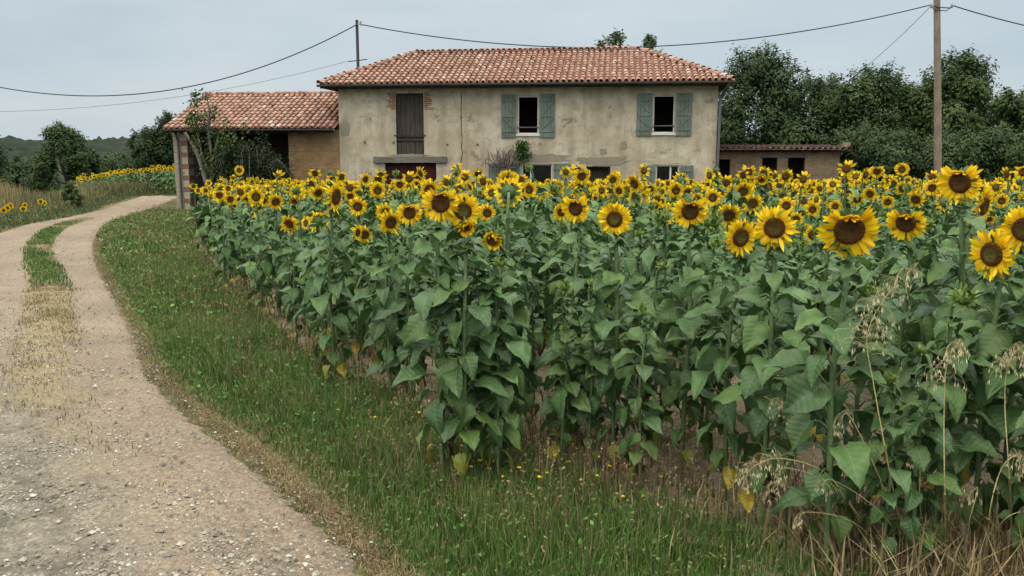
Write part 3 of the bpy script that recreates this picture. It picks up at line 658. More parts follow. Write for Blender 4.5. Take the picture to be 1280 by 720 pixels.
# ------------------------------------------------------------------ trees
def tree(name, label, base, H, R, seed, n_leaf=9000, leaf=.2, cols=((.035, .06, .022), (.055, .085, .03), (.08, .11, .045)), trunk_r=.16, low=.25, lobes=14, group=None, squash=.9, cat='tree', tips=24, dens=1.0):
    r_ = np.random.default_rng(seed); e = thing(name, (base[0], base[1], base[2]), label, cat, 0, group)
    tk = MB(); bark = (.10, .085, .07)
    top = np.array((r_.normal(0, .06 * H), r_.normal(0, .06 * H), H * .9))
    spine = spline([(0, 0, -.3), (r_.normal(0, .03 * H), r_.normal(0, .03 * H), H * .3), (r_.normal(0, .05 * H), r_.normal(0, .05 * H), H * .6), top], 10)
    tube(tk, spine, np.linspace(trunk_r, trunk_r * .2, 10), 7, bark, rough=.06)
    C = []; LB = []; B_ = []
    for k in range(lobes):
        f = (k + .5) / lobes; zz = H * (low + (1 - low) * f); prof = math.sin(math.pi * min(1, .22 + .78 * f) ** .85) ** .7
        a = k * 2.399 + r_.normal(0, .4); rad = R * prof * r_.uniform(.35, .85)
        lr = R * r_.uniform(.3, .52) * (1 - .4 * f ** 2); lb = np.array((math.cos(a) * rad, math.sin(a) * rad, min(zz - .12 * H * (1 - f), H - lr * squash)))
        LB.append((lb, lr))
        s0 = spine[min(9, int(9 * max(.15, (f * .7))))]
        tube(tk, spline([s0, (s0 + lb) / 2 + np.array((0, 0, -.05 * H)), lb], 7), np.linspace(trunk_r * .38, trunk_r * .08, 7), 5, bark)
    tot = sum(lr ** 2 for _, lr in LB)
    n_leaf = int(n_leaf * 2.4)
    for lb, lr in LB:
        n = int(n_leaf * lr ** 2 / tot); nc = max(6, n // 26)
        d = r_.normal(0, 1, (nc, 3)); d /= np.linalg.norm(d, axis=1)[:, None]
        cc = lb + d * (lr * r_.uniform(.25, 1.0, (nc, 1)) ** .5) * np.array((1, 1, squash))
        ci = r_.integers(0, nc, n); C.append((cc[ci] + r_.normal(0, lr * .13 + leaf * .3, (n, 3)))); bo = C[-1] - cc[ci]; bo = bo / (np.linalg.norm(bo, axis=1)[:, None] + 1e-6) * .6 + d[ci] * .8 + np.array((0, 0, .25)); B_.append(bo)
    for k in range(tips):                                  # long shoots that break the outline
        lb, lr = LB[r_.integers(lobes // 2, lobes)]; d = r_.normal(0, 1, 3); d[2] = abs(d[2]) + .5; d /= np.linalg.norm(d)
        p0, p1 = lb + d * lr * .6, lb + d * lr * r_.uniform(1.1, 1.5)
        tube(tk, [p0, (p0 + p1) / 2 + r_.normal(0, .05, 3), p1], [.03, .02, .01], 4, bark)
        n = 40; B_.append(np.tile(d, (n, 1))); C.append(p0 + (p1 - p0) * r_.uniform(.1, 1.05, (n, 1)) + r_.normal(0, leaf * .55, (n, 3)))
    C = np.concatenate(C); pal = np.array(cols)
    clump = (np.sin(C[:, 0] * 1.5 + seed) + np.sin(C[:, 1] * 1.7) + np.sin(C[:, 2] * 2.3 + 1)) / 3
    q = np.clip((clump + 1) / 2 + r_.normal(0, .13, len(C)), 0, .999) * (len(pal) - 1); i0 = q.astype(int); fr = (q - i0)[:, None]
    cl = (pal[i0] * (1 - fr) + pal[np.minimum(i0 + 1, len(pal) - 1)] * fr) * r_.uniform(.75, 1.25, (len(C), 1))
    lf = MB(); leaf_quads(lf, C, leaf, r_, cl, bias=np.concatenate(B_)); tk.build('trunk', M['bark'], e, True); lf.build('crown', M['tree_leaf'], e)
    return e
def px_tree(name, label, px, top_py, y, R, seed, **kw):
    p = at(px, top_py, y); zb = float(gz(p[0], p[1])); return tree(name, label, (p[0], p[1], zb), p[2] - zb, R, seed, **kw)
GR = 'trees behind the farmyard'
DK = ((.030, .052, .019), (.046, .074, .026), (.070, .104, .036))
MD = ((.036, .062, .020), (.056, .088, .027), (.084, .12, .038))
OLV = ((.042, .068, .020), (.066, .098, .028), (.098, .132, .040))
px_tree('broadleaf_tree', 'tall dark tree just right of the farmhouse above the outbuilding', 952, 62, 48, 4.0, 1, cols=DK, n_leaf=15000, group=GR, leaf=.2, low=.12)
px_tree('broadleaf_tree', 'rounded tree behind the right end of the outbuilding roof', 1026, 96, 50, 3.6, 2, cols=DK, n_leaf=11000, group=GR, leaf=.2, low=.1)
px_tree('broadleaf_tree', 'wide olive green tree where the slanting cable drops in', 1092, 84, 47, 3.9, 3, cols=MD, n_leaf=14000, group=GR, leaf=.2, low=.12)
px_tree('broadleaf_tree', 'tree filling the gap left of the wooden utility pole', 1140, 104, 48, 3.2, 4, cols=MD, n_leaf=11000, group=GR, leaf=.2, low=.12)
px_tree('broadleaf_tree', 'tallest olive tree rising right behind the utility pole', 1204, 68, 45, 3.5, 5, cols=OLV, n_leaf=14000, group=GR, leaf=.2, low=.14)
px_tree('broadleaf_tree', 'tree cut by the right edge of the picture', 1275, 118, 42, 3.0, 6, cols=OLV, n_leaf=11000, group=GR, leaf=.2, low=.12)
for k, (px, py, y, R, lb) in enumerate(((905, 150, 46, 2.3, 'dark bush wedged between farmhouse wall and outbuilding roof'), (1075, 158, 42, 2.6, 'dark bushy thicket right beside the outbuilding end wall'), (1125, 162, 40, 2.5, 'dark green bush left of the pole foot'), (1185, 166, 39, 2.4, 'olive bush hiding the foot of the utility pole'), (1240, 160, 38, 2.6, 'olive bush right of the pole behind the tallest sunflower'), (1300, 158, 37, 2.6, 'bush reaching in from the right edge'))):
    px_tree('bush', lb, px, py, y, R, 20 + k, cols=(DK, DK, DK, DK, MD, MD)[k], n_leaf=12000, leaf=.16, low=.06, cat='bush', group='bushes behind the field', tips=6, lobes=12)
px_tree('broadleaf_tree', 'tree whose loose twig tips show left above the roof ridge', 764, 44, 46, 2.1, 31, cols=MD, n_leaf=1100, leaf=.2, group=GR, lobes=9, tips=60)
px_tree('broadleaf_tree', 'tree whose compact round tip shows above the ridge end', 812, 42, 44, 1.5, 32, cols=MD, n_leaf=5200, leaf=.18, group=GR, lobes=9, tips=4)
GL = 'trees beyond the track'
for k, (px, py, y, R, n, lb) in enumerate(((20, 199, 62, 3.2, 7000, 'low dark tree at the left edge beyond the track'), (76, 156, 58, 2.3, 8000, 'broad tree with a ragged top breaking the hill line on the left'), (108, 190, 60, 1.7, 5000, 'lower tree right of the ragged topped one'), (143, 196, 66, 2.6, 6500, 'small low tree in the middle of the gap towards the hills'), (184, 163, 55, 2.2, 8000, 'tall dark tree directly left of the barn roof'), (212, 145, 56, 2.2, 9000, 'dark tree half hidden behind the barn roof corner'))):
    px_tree('broadleaf_tree', lb, px, py, y, R, 50 + k, cols=DK if k not in (1, 3) else MD, n_leaf=n, leaf=.2, low=.1, group=GL)
px_tree('broadleaf_tree', 'tree of which only twig tips reach in at the left edge', -34, 128, 45, 1.6, 71, cols=MD, n_leaf=4000, leaf=.2, low=.4)
p = on_ground(88, 262); tree('bush', 'small leafy green bush on the grassy bank left of the track', (p[0], p[1], p[2] - .05), 1.0, .42, 72, n_leaf=500, leaf=.13, cols=OLV, low=.1, cat='bush', lobes=9, trunk_r=.04, tips=6)

# fig tree and drooping bush in front of the barn
fp = np.array([-10.75, 30.6, -.45]); r_ = np.random.default_rng(8)
fig = thing('fruit_tree', fp, 'old crooked tree with sparse leaves and bare limbs before the barn opening', 'tree')
tk = MB(); bark = (.15, .135, .12); LC = []
def limb(pts, r0, r1, n=12, leafy=0, spread=.2):
    P = spline(pts, n); tube(tk, P, np.linspace(r0, r1, n), 6, bark, rough=.07)
    if leafy:
        for _ in range(leafy):
            c = P[r_.integers(n // 3, n)] + r_.normal(0, spread, 3); m = r_.integers(22, 44); LC.append(c + r_.normal(0, .11, (m, 3)))
    return P
limb([(0, 0, -.2), (-.02, 0, .7), (.08, -.05, 1.3), (.1, 0, 2.0), (.02, .05, 2.9), (.1, 0, 3.6), (0, 0, 4.35)], .13, .015, 18, 13, .16)
limb([(-.02, 0, .35), (-.3, .35, 1.3), (-.65, .6, 2.2), (-1.1, .8, 2.95)], .11, .05, 12)
limb([(.05, 0, .7), (.35, -.1, 1.4), (.55, -.1, 2.0), (.75, 0, 2.6), (1.0, 0, 2.9)], .07, .015, 12, 16, .2)
limb([(.08, 0, 1.3), (-.2, -.1, 2.1), (-.35, 0, 2.8), (-.55, 0, 3.3)], .05, .012, 12, 12, .17)
limb([(.08, 0, 1.8), (.3, 0, 2.6), (.45, .1, 3.1)], .04, .012, 10, 12, .2)
limb([(.02, .05, 2.9), (-.25, 0, 3.4), (-.4, 0, 4.2)], .02, .008, 8, 4, .08)
LC.append(np.array((-.34, 0, 4.2)) + r_.normal(0, .11, (70, 3))); LC.append(np.array((.02, 0, 4.2)) + r_.normal(0, .1, (26, 3)))
LC.append(np.array((.05, -.1, 1.75)) + r_.normal(0, .24, (110, 3)))
C = np.concatenate(LC); lf = MB(); leaf_quads(lf, C, .13, r_, np.array(OLV)[r_.integers(0, 3, len(C))] * r_.uniform(.9, 1.6, (len(C), 1)))
tk.build('trunk', M['bark'], fig, True); lf.build('crown', M['tree_leaf'], fig)
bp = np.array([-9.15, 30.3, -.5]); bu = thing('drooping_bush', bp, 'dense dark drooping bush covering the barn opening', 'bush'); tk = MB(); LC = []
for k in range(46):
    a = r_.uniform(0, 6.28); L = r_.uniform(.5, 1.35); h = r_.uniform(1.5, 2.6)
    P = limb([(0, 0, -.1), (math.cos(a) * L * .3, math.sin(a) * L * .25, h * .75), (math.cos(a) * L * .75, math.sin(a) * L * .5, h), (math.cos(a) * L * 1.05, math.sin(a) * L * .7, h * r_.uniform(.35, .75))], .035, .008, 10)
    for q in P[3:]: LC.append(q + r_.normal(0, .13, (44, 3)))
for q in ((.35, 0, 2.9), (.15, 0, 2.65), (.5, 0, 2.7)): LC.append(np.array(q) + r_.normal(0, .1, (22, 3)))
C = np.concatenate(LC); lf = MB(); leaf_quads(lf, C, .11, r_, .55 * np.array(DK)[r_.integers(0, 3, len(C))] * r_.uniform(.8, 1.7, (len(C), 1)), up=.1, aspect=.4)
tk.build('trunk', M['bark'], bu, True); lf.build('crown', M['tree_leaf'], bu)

# ------------------------------------------------------------------ utility poles and cables
PY = 34.0; pb, pt_ = at(1174, 260, PY), at(1171, -22, PY); pz = float(gz(pb[0], PY))
up_ = thing('utility_pole', (pb[0], PY, pz), 'weathered wooden utility pole standing before the right hand trees', 'pole')
mb = MB(); tube(mb, [(0, 0, -.3), ((pt_[0] - pb[0]) / 2, 0, (pt_[2] - pz) / 2), (pt_[0] - pb[0], 0, pt_[2] - pz)], [.15, .135, .115], 12, (1, 1, 1)); mb.build('shaft', M['pole_wood'], up_, True)
att = at(1172, 10, PY) - np.array([pb[0], PY, pz]); mb = MB(); tube(mb, [att + (-.32, -.12, .08), att + (0, -.14, 0), (att + (.45, -.12, -.02))], .022, 6); tube(mb, [att + (-.3, -.12, .08), att + (-.2, -.12, -.08), att + (-.02, -.13, -.1)], .018, 5); tube(mb, [att + (0, -.13, -.1), att + (.3, -.12, -.12), att + (.5, -.12, .06)], .018, 5); mb.build('bracket', M['iron'], up_)
for s_ in (-.3, .48):
    mb = MB(); tube(mb, [att + (s_, -.12, -.02), att + (s_, -.12, .04), att + (s_, -.12, .1), att + (s_, -.12, .16)], [.03, .05, .045, .02], 8); mb.build('insulator', M['porcelain'], up_)
MY = 35.5; mt, ma = at(446, 25, MY), at(446, 76, MY); mz = 4.5
ms = thing('service_mast', (mt[0], MY, mz), 'thin dark metal cable mast rising behind the left roof slope', 'mast')
mb = MB(); tube(mb, [(0, 0, -1.5), (0, 0, mt[2] - mz)], .06, 8); mb.build('tube', M['iron'], ms)
mb = MB(); tube(mb, [(-.38, 0, ma[2] - mz - .03), (.38, 0, ma[2] - mz + .06)], .022, 6); mb.build('crossarm', M['iron'], ms)
mb = MB(); tube(mb, [(0, -.08, mt[2] - mz - .18), (.16, -.08, mt[2] - mz - .16)], .02, 5); tube(mb, [(.16, -.08, mt[2] - mz - .22), (.16, -.08, mt[2] - mz - .06)], .04, 7); mb.build('insulator', M['porcelain'], ms)
def cable(pts, r, label, n=70):
    P = spline(pts, n); mb = MB(); tube(mb, P, r, 6); tag(mb.build('overhead_cable', M['cable'], smooth=True), label, 'cable')
def par(A, B, sag, n=24):
    A, B = np.asarray(A, float), np.asarray(B, float); t_ = np.linspace(0, 1, n)[:, None]; P = A + (B - A) * t_; P[:, 2] -= (4 * sag * t_ * (1 - t_))[:, 0]; return P
mtop = mt - (0, .06, .2)
xs = np.linspace(mtop[0], -29, 24); cable(np.stack([xs, np.full(24, MY - .1), 4.05 + (mtop[2] - 4.05) * ((xs + 17) / (mtop[0] + 17)) ** 2], 1), .022, 'thick cable sagging across the sky from the mast to the left edge')
xs = np.linspace(ma[0] - .3, -29, 24); cable(np.stack([xs, np.full(24, MY), 3.42 + (ma[2] - 3.42) * ((xs + 22) / (ma[0] + 21.7)) ** 2], 1), .007, 'thin lower cable from the mast crossarm to the left edge')
pl_ = np.array([pb[0], PY, pz]) + att + (-.3, -.12, .1); pr_ = pl_ + (.78, 0, -.02)
cable(par(mtop + (.16, 0, .02), pl_, 1.22), .022, 'thick cable sagging over the house roof between mast and pole')
cable(par(pr_, pr_ + (20, -2, -.6), 1.5), .022, 'thick cable leaving the pole towards the right edge')
cable(par(pl_ + (0, .05, -.05), at(1035, 118, 50), .25), .010, 'thin cable slanting from the pole down into the trees')

# ------------------------------------------------------------------ sunflowers
LEAF_COLS = np.array([(.068, .134, .036), (.085, .155, .042), (.060, .122, .036), (.100, .172, .046), (.074, .142, .048)])
def leaf_template(nt, ns, droop, fold, seed):
    r_ = np.random.default_rng(seed); V = []; U = []
    t = np.linspace(0, 1, nt); s = np.linspace(-1, 1, ns)
    wprof = np.interp(t, [0, .06, .18, .34, .52, .7, .85, .95, 1], [.12, .32, .43, .445, .385, .27, .15, .06, .0])
    for i in range(nt):
        for j in range(ns):
            ser = 1 + (.085 * math.sin(i * 2.9 + j) if abs(s[j]) == 1 and 0 < i < nt - 1 else 0)
            x = s[j] * wprof[i] * ser; y = t[i] - .17 * abs(s[j]) ** 1.6 * (1 - t[i]) ** 2.2
            z = fold * abs(x) - droop * t[i] ** 2 * .72 - .35 * droop * max(0, abs(s[j]) - .45) ** 2 + .048 * math.sin(t[i] * 11 + abs(s[j]) * 3 + seed + (1.3 if s[j] > 0 else 0)) * (0.15 + abs(s[j]) ** 1.3) + .05 * s[j] * math.sin(seed * 1.9 + t[i] * 2.5) + r_.normal(0, .006)
            V.append((x, y, z)); U.append((.5 + x, t[i]))
    i = (np.arange(nt - 1)[:, None] * ns + np.arange(ns - 1)[None]).ravel()
    return np.array(V), np.stack([i, i + 1, i + ns + 1, i + ns], 1), np.array(U)
LT_NEAR = [leaf_template(9, 7, d, f, k) for k, (d, f) in enumerate(((.35, .45), (.6, .3), (.8, .5), (.3, .65), (.5, .2), (.95, .35), (.7, .6), (.45, .4)))]
LT_FAR = [leaf_template(4, 3, d, f, k) for k, (d, f) in enumerate(((.4, .35), (.7, .25), (.9, .2)))]
def leaf_frame(az, pitch, roll):
    f = np.array((math.cos(az) * math.cos(pitch), math.sin(az) * math.cos(pitch), math.sin(pitch)))
    side = np.array((-math.sin(az), math.cos(az), 0)); n = np.cross(f, -side)
    n = np.cross(-side, f) if np.cross(-side, f)[2] > 0 else -np.cross(-side, f)
    sd_ = np.cross(f, n); c, s = math.cos(roll), math.sin(roll)
    return np.stack([sd_ * c + n * s, f, n * c - sd_ * s], 1)          # columns: x, y, z
def stem_path(H, r_, bend=.02):
    b = r_.normal(0, bend, 4)
    return np.array([(0, 0, -.05), (b[0] * .5, b[1] * .5, H * .3), (b[0], b[1], H * .6), (b[2] * .6, b[3] * .5, H * .85), (0, .004, H * .955), (0, -.018, H * .992), (0, -.05, H * 1.0)])
def plant_meshes(seed, H=1.5, near=True, n_leaf=17, yellow=2):
    r_ = np.random.default_rng(seed); P = spline(stem_path(H, r_), 22 if near else 6)
    st = MB(); lf = MB(); scol = (.13, .19, .075)
    tube(st, P, np.interp(np.linspace(0, 1, len(P)), [0, .3, .85, .97, 1], [.0145, .0125, .0095, .008, .0085]), 7 if near else 4, scol, rough=.04)
    a0 = r_.uniform(0, 6.28); T = LT_NEAR if near else LT_FAR
    for k in range(n_leaf):
        f = (k + .4) / n_leaf; h = H * (.11 + .79 * f ** .92); az = a0 + k * 2.399 + r_.normal(0, .3)
        size = np.interp(f, [0, .15, .4, .7, .9, 1], [.09, .12, .148, .135, .10, .07]) * r_.uniform(.8, 1.2) * (1.05 if near else 1.25)
        pe = size * r_.uniform(.55, .85); c = P[np.argmin(np.abs(P[:, 2] - h))].copy(); c[2] = h
        up = np.interp(f, [0, .5, 1], [.15, .55, .75]) + r_.normal(0, .15)
        o = np.array((math.cos(az), math.sin(az), 0)); e1 = c + o * pe * math.cos(up) + np.array((0, 0, pe * math.sin(up)))
        pitch = np.interp(f, [0, .3, .7, 1], [-.95, -.42, -.14, .2]) + r_.normal(0, .34)
        col = LEAF_COLS[r_.integers(0, 5)] * r_.uniform(.8, 1.3)
        if k < yellow:
            col = np.array([(.46, .36, .035), (.24, .25, .04), (.12, .065, .03)][r_.integers(0, 3)]); pitch -= .25
        elif k < yellow + 3: col = col * np.array((1.15, 1.1, .8))
        if near: tube(st, spline([c, c + (e1 - c) * .55 + np.array((0, 0, .02)), e1], 5), np.linspace(.0055, .0035, 5), 4, (.14, .20, .08), cap=False)
        V, F, U = T[r_.integers(0, len(T))]; Rm = leaf_frame(az + r_.normal(0, .25), pitch, r_.normal(0, .35))
        Vw = (V * np.array((size * r_.uniform(.9, 1.1), size, size))) @ Rm.T + e1
        edgec = np.clip(np.abs(U[:, 0] - .5) * 2, 0, 1)[:, None]
        lf.add(Vw, F, col * (1 - .0 * edgec), U)
    # small upper leaves round the neck
    for k in range(5 if near else 2):
        az = r_.uniform(-.5, 3.64); size = r_.uniform(.05, .085); V, F, U = T[r_.integers(0, len(T))]
        lf.add((V * size) @ leaf_frame(az, r_.uniform(-.2, .7), r_.normal(0, .3)).T + P[-3] + np.array((0, 0, r_.uniform(-.14, -.05))), F, LEAF_COLS[r_.integers(0, 5)] * 1.15, U)
    return st, lf
def petal(mb, th, r0, L, wd, lift, curl, r_, col, n=4, twist=0):
    t = np.linspace(0, 1, n + 1); w = np.interp(t, [0, .25, .55, .85, 1], [.45, .9, 1, .6, .04]) * wd / 2
    rad = r0 + L * t * math.cos(lift); z = .0 + L * t * math.sin(lift) - curl * L * t ** 2
    c, s = math.cos(th), math.sin(th); V = []
    for a, b, zz, tt in zip(rad, w, z, t):
        for q, dz in ((-1, .12), (0, 0), (1, .12)):
            x, y = a, q * b; tz = q * b * twist * tt
            V.append((c * x - s * y, s * x + c * y, zz + dz * b + tz))
    i = (np.arange(n)[:, None] * 3 + np.arange(2)[None]).ravel(); cc = np.repeat(np.linspace(.86, 1.0, n + 1), 3)[:, None]
    colv = np.array(col) * np.stack([np.ones(3 * n + 3), cc[:, 0], np.ones(3 * n + 3)], 1)
    mb.add(V, np.stack([i, i + 1, i + 4, i + 3], 1), colv)
YEL = (.95, .65, .012)
def disc_mesh(mb, R, r_, near=True, green=.5, dome=.016):
    nr, na = (9, 28) if near else (3, 8); V = [(0, 0, dome * .6)]; C = []
    cen = np.array((.12, .13, .03)) * green + np.array((.10, .045, .015)) * (1 - green)
    def colr(f): return cen * (1 - ss(.35, .72, f)) + np.array((.125, .052, .015)) * ss(.35, .72, f) * (1 - .5 * ss(.8, .97, f)) + np.array((.14, .055, .010)) * .5 * ss(.8, .97, f)
    C.append(colr(0.))
    for i in range(1, nr + 1):
        f = i / nr
        for j in range(na):
            a = 6.283 * j / na; V.append((math.cos(a) * R * f, math.sin(a) * R * f, dome * (.6 + .9 * f * f - 1.6 * f ** 6) + (r_.normal(0, .0009) if near else 0))); C.append(colr(f))
    F4 = np.array([[1 + (i - 1) * na + j, 1 + i * na + j, 1 + i * na + (j + 1) % na, 1 + (i - 1) * na + (j + 1) % na] for i in range(1, nr) for j in range(na)])
    F3 = np.array([[0, 1 + j, 1 + (j + 1) % na] for j in range(na)]); mb.add(V, [F4, F3], np.array(C))
    if near:
        for k in range(230):                                 # florets in a spiral
            f = math.sqrt((k + 6) / 236); a = k * 2.39996; s = .0026 + .0022 * ss(.55, .9, f); h = .004 + .006 * ss(.5, .85, f)
            x, y = math.cos(a) * R * f * .985, math.sin(a) * R * f * .985; z = dome * (.6 + .9 * f * f - 1.6 * f ** 6) - .001
            ct = colr(f) * r_.uniform(.7, 1.5)
            if f > .8 and r_.random() < .18: ct = np.array((.26, .11, .012)) * r_.uniform(.5, 1.1)
            mb.add([(x - s, y, z), (x, y - s, z), (x + s, y, z), (x, y + s, z), (x + r_.normal(0, .001), y + r_.normal(0, .001), z + h)], np.array([[0, 1, 4], [1, 2, 4], [2, 3, 4], [3, 0, 4]]), ct)
def bract_cup(mb, R, r_, n=26, near=True, big=1.0, z0=-.032):
    na = 12; rings = [(.010, z0), (R * .5, z0 + .006), (R * .92, z0 + .018), (R * 1.02, -.004)]
    V = [(math.cos(6.283 * j / na) * r, math.sin(6.283 * j / na) * r, z) for r, z in rings for j in range(na)]
    mb.add(V, np.array([[i * na + (j + 1) % na, i * na + j, (i + 1) * na + j, (i + 1) * na + (j + 1) % na][::-1] for i in range(3) for j in range(na)]), (.07, .12, .04))
    for k in range(n):
        th = 6.283 * (k + r_.uniform(-.3, .3)) / n; petal(mb, th, R * r_.uniform(.75, .95), .042 * big * r_.uniform(.8, 1.3), .020 * big, r_.uniform(-.5, .25), r_.uniform(-.2, .5), r_, np.array((.075, .135, .04)) * r_.uniform(.8, 1.3), 3)
        # shift down behind the petals
def head_meshes(seed, kind='open', near=True):
    """flower heads looking along +Z, about 0.2 m across"""
    r_ = np.random.default_rng(seed); pt, dc, br = MB(), MB(), MB()
    R = {'open': .055, 'ragged': .058, 'heart': .057, 'young': .046}[kind]
    npet = (42 if near else 14)
    for layer in range(2 if near else 1):
        for k in range(npet if layer == 0 else npet // 2):
            th = 6.283 * (k + r_.uniform(-.35, .35)) / (npet if layer == 0 else npet // 2) + layer * .09
            if kind == 'ragged' and r_.random() < .12: continue
            L = .063 * r_.uniform(.78, 1.18); lift = r_.normal(.08 if layer == 0 else .3, .16); curl = r_.normal(.15, .2); R0 = R * .93
            if kind == 'ragged': L *= r_.uniform(.8, 1.25); curl += r_.normal(.1, .3)
            if kind == 'heart' and 1.0 < th % 6.283 < 2.2: lift = r_.uniform(.9, 1.7); L *= .7; curl = -.1
            if kind == 'young': L *= .6; lift = r_.normal(.75, .3); curl = -.3
            if kind == 'young' and r_.random() < .35: lift = r_.uniform(1.5, 2.3)
            petal(pt, th, R0, L, .019 * (1 if near else 2.1), lift, curl, r_, np.array(YEL) * np.array((r_.uniform(.9, 1.05), r_.uniform(.86, 1.12), 1)), 5 if near else 2, r_.normal(0, .6))
    disc_mesh(dc, R, r_, near, green={'open': .75, 'ragged': .35, 'heart': .15, 'young': .25}[kind])
    bract_cup(br, R, r_, 24 if near else 7, near)
    return br, pt, dc
def bud_mesh(seed, near=True):
    """closed green bud looking along +Z, about 0.1 m across"""
    r_ = np.random.default_rng(seed); mb = MB(); nr, na = 6, 14; V = []
    for i in range(nr + 1):
        f = i / nr; a = -1.35 + f * 2.6
        for j in range(na): V.append((math.cos(6.283 * j / na) * .034 * max(.05, math.cos(a)), math.sin(6.283 * j / na) * .034 * max(.05, math.cos(a)), .026 + .028 * math.sin(a)))
    mb.add(V, np.array([[i * na + j, i * na + (j + 1) % na, (i + 1) * na + (j + 1) % na, (i + 1) * na + j] for i in range(nr) for j in range(na)]), (.14, .20, .04))
    for ring, (n, r0, z0, lift) in enumerate(((16, .020, .006, .15), (16, .028, .018, .55), (14, .031, .032, 1.1), (10, .024, .046, 1.75))):
        for k in range(n):
            sub = MB(); petal(sub, 6.283 * (k + ring * .5 + r_.uniform(-.2, .2)) / n, r0, .030 * r_.uniform(.8, 1.35), .0125, lift + r_.normal(0, .22), r_.uniform(-.1, .5), r_, np.array((.135, .225, .045)) * r_.uniform(.7, 1.4), 3)
            mb.add(np.concatenate(sub.V) + (0, 0, z0), np.concatenate(sub.F), np.concatenate(sub.C))
    return mb
PLANTS = []
for k in range(10):
    st, lf = plant_meshes(100 + k, n_leaf=(33, 36, 39)[k % 3], yellow=(1, 2, 3)[k % 3]); PLANTS.append((st.data('stem', M['stem'], True), lf.data('foliage', M['leaf'], True)))
HEADS = {}
for kind in ('open', 'ragged', 'heart', 'young'):
    HEADS[kind] = []
    for k in range(3 if kind != 'young' else 2):
        br, pt, dc = head_meshes(300 + k * 7 + len(kind), kind); HEADS[kind].append((br.data('flower_head', M['bract'], True), pt.data('petals', M['petal'], True), dc.data('seed_disc', M['disc'], True)))
BUDS = [bud_mesh(400 + k).data('bud', M['bract'], True) for k in range(3)]

def make_sunflower(kind, pv, hv):
    e = thing('sunflower', (0, 0, 0), 'sunflower', 'sunflower'); st, lf = PLANTS[pv]
    link('stem', st, e); link('foliage', lf, e)
    if kind == 'bud': link('bud', BUDS[hv % 3], e)
    else:
        H = HEADS[kind]; br, pt, dc = H[hv % len(H)]; h = link('flower_head', br, e); link('petals', pt, h); link('seed_disc', dc, h)
    return e
PROTO = {}
def sunflower(kind, root, H, az, nod, D, hv, label, group, pv=None, yaw=0, roll=None):
    pv = int(rng.integers(0, 10)) if pv is None else pv; key = (kind, pv, hv % 3)
    if key in PROTO: e = dup(PROTO[key])
    else: e = make_sunflower(kind, pv, hv); PROTO[key] = e
    s = H / 1.5; e.location = (float(root[0]), float(root[1]), float(root[2])); e.rotation_euler = (0, 0, az); e.scale = (s, s, s)
    e['label'] = label; e['category'] = 'sunflower'; e['group'] = group
    for ch in e.children:
        if ch.name.startswith(('flower_head', 'bud')):
            k = D / ((.236 if kind != 'young' else .16) if kind != 'bud' else .105) / s; ch.scale = (k, k, k); ch.location = (0, -.05, 1.5)
            ch.rotation_euler = (math.pi / 2 + nod if kind != 'bud' else .5 + nod, 0, yaw)
            ch.rotation_mode = 'XYZ'
    return e
GH, GC = 'sunflowers standing out at the front', 'sunflowers of the crowded field'
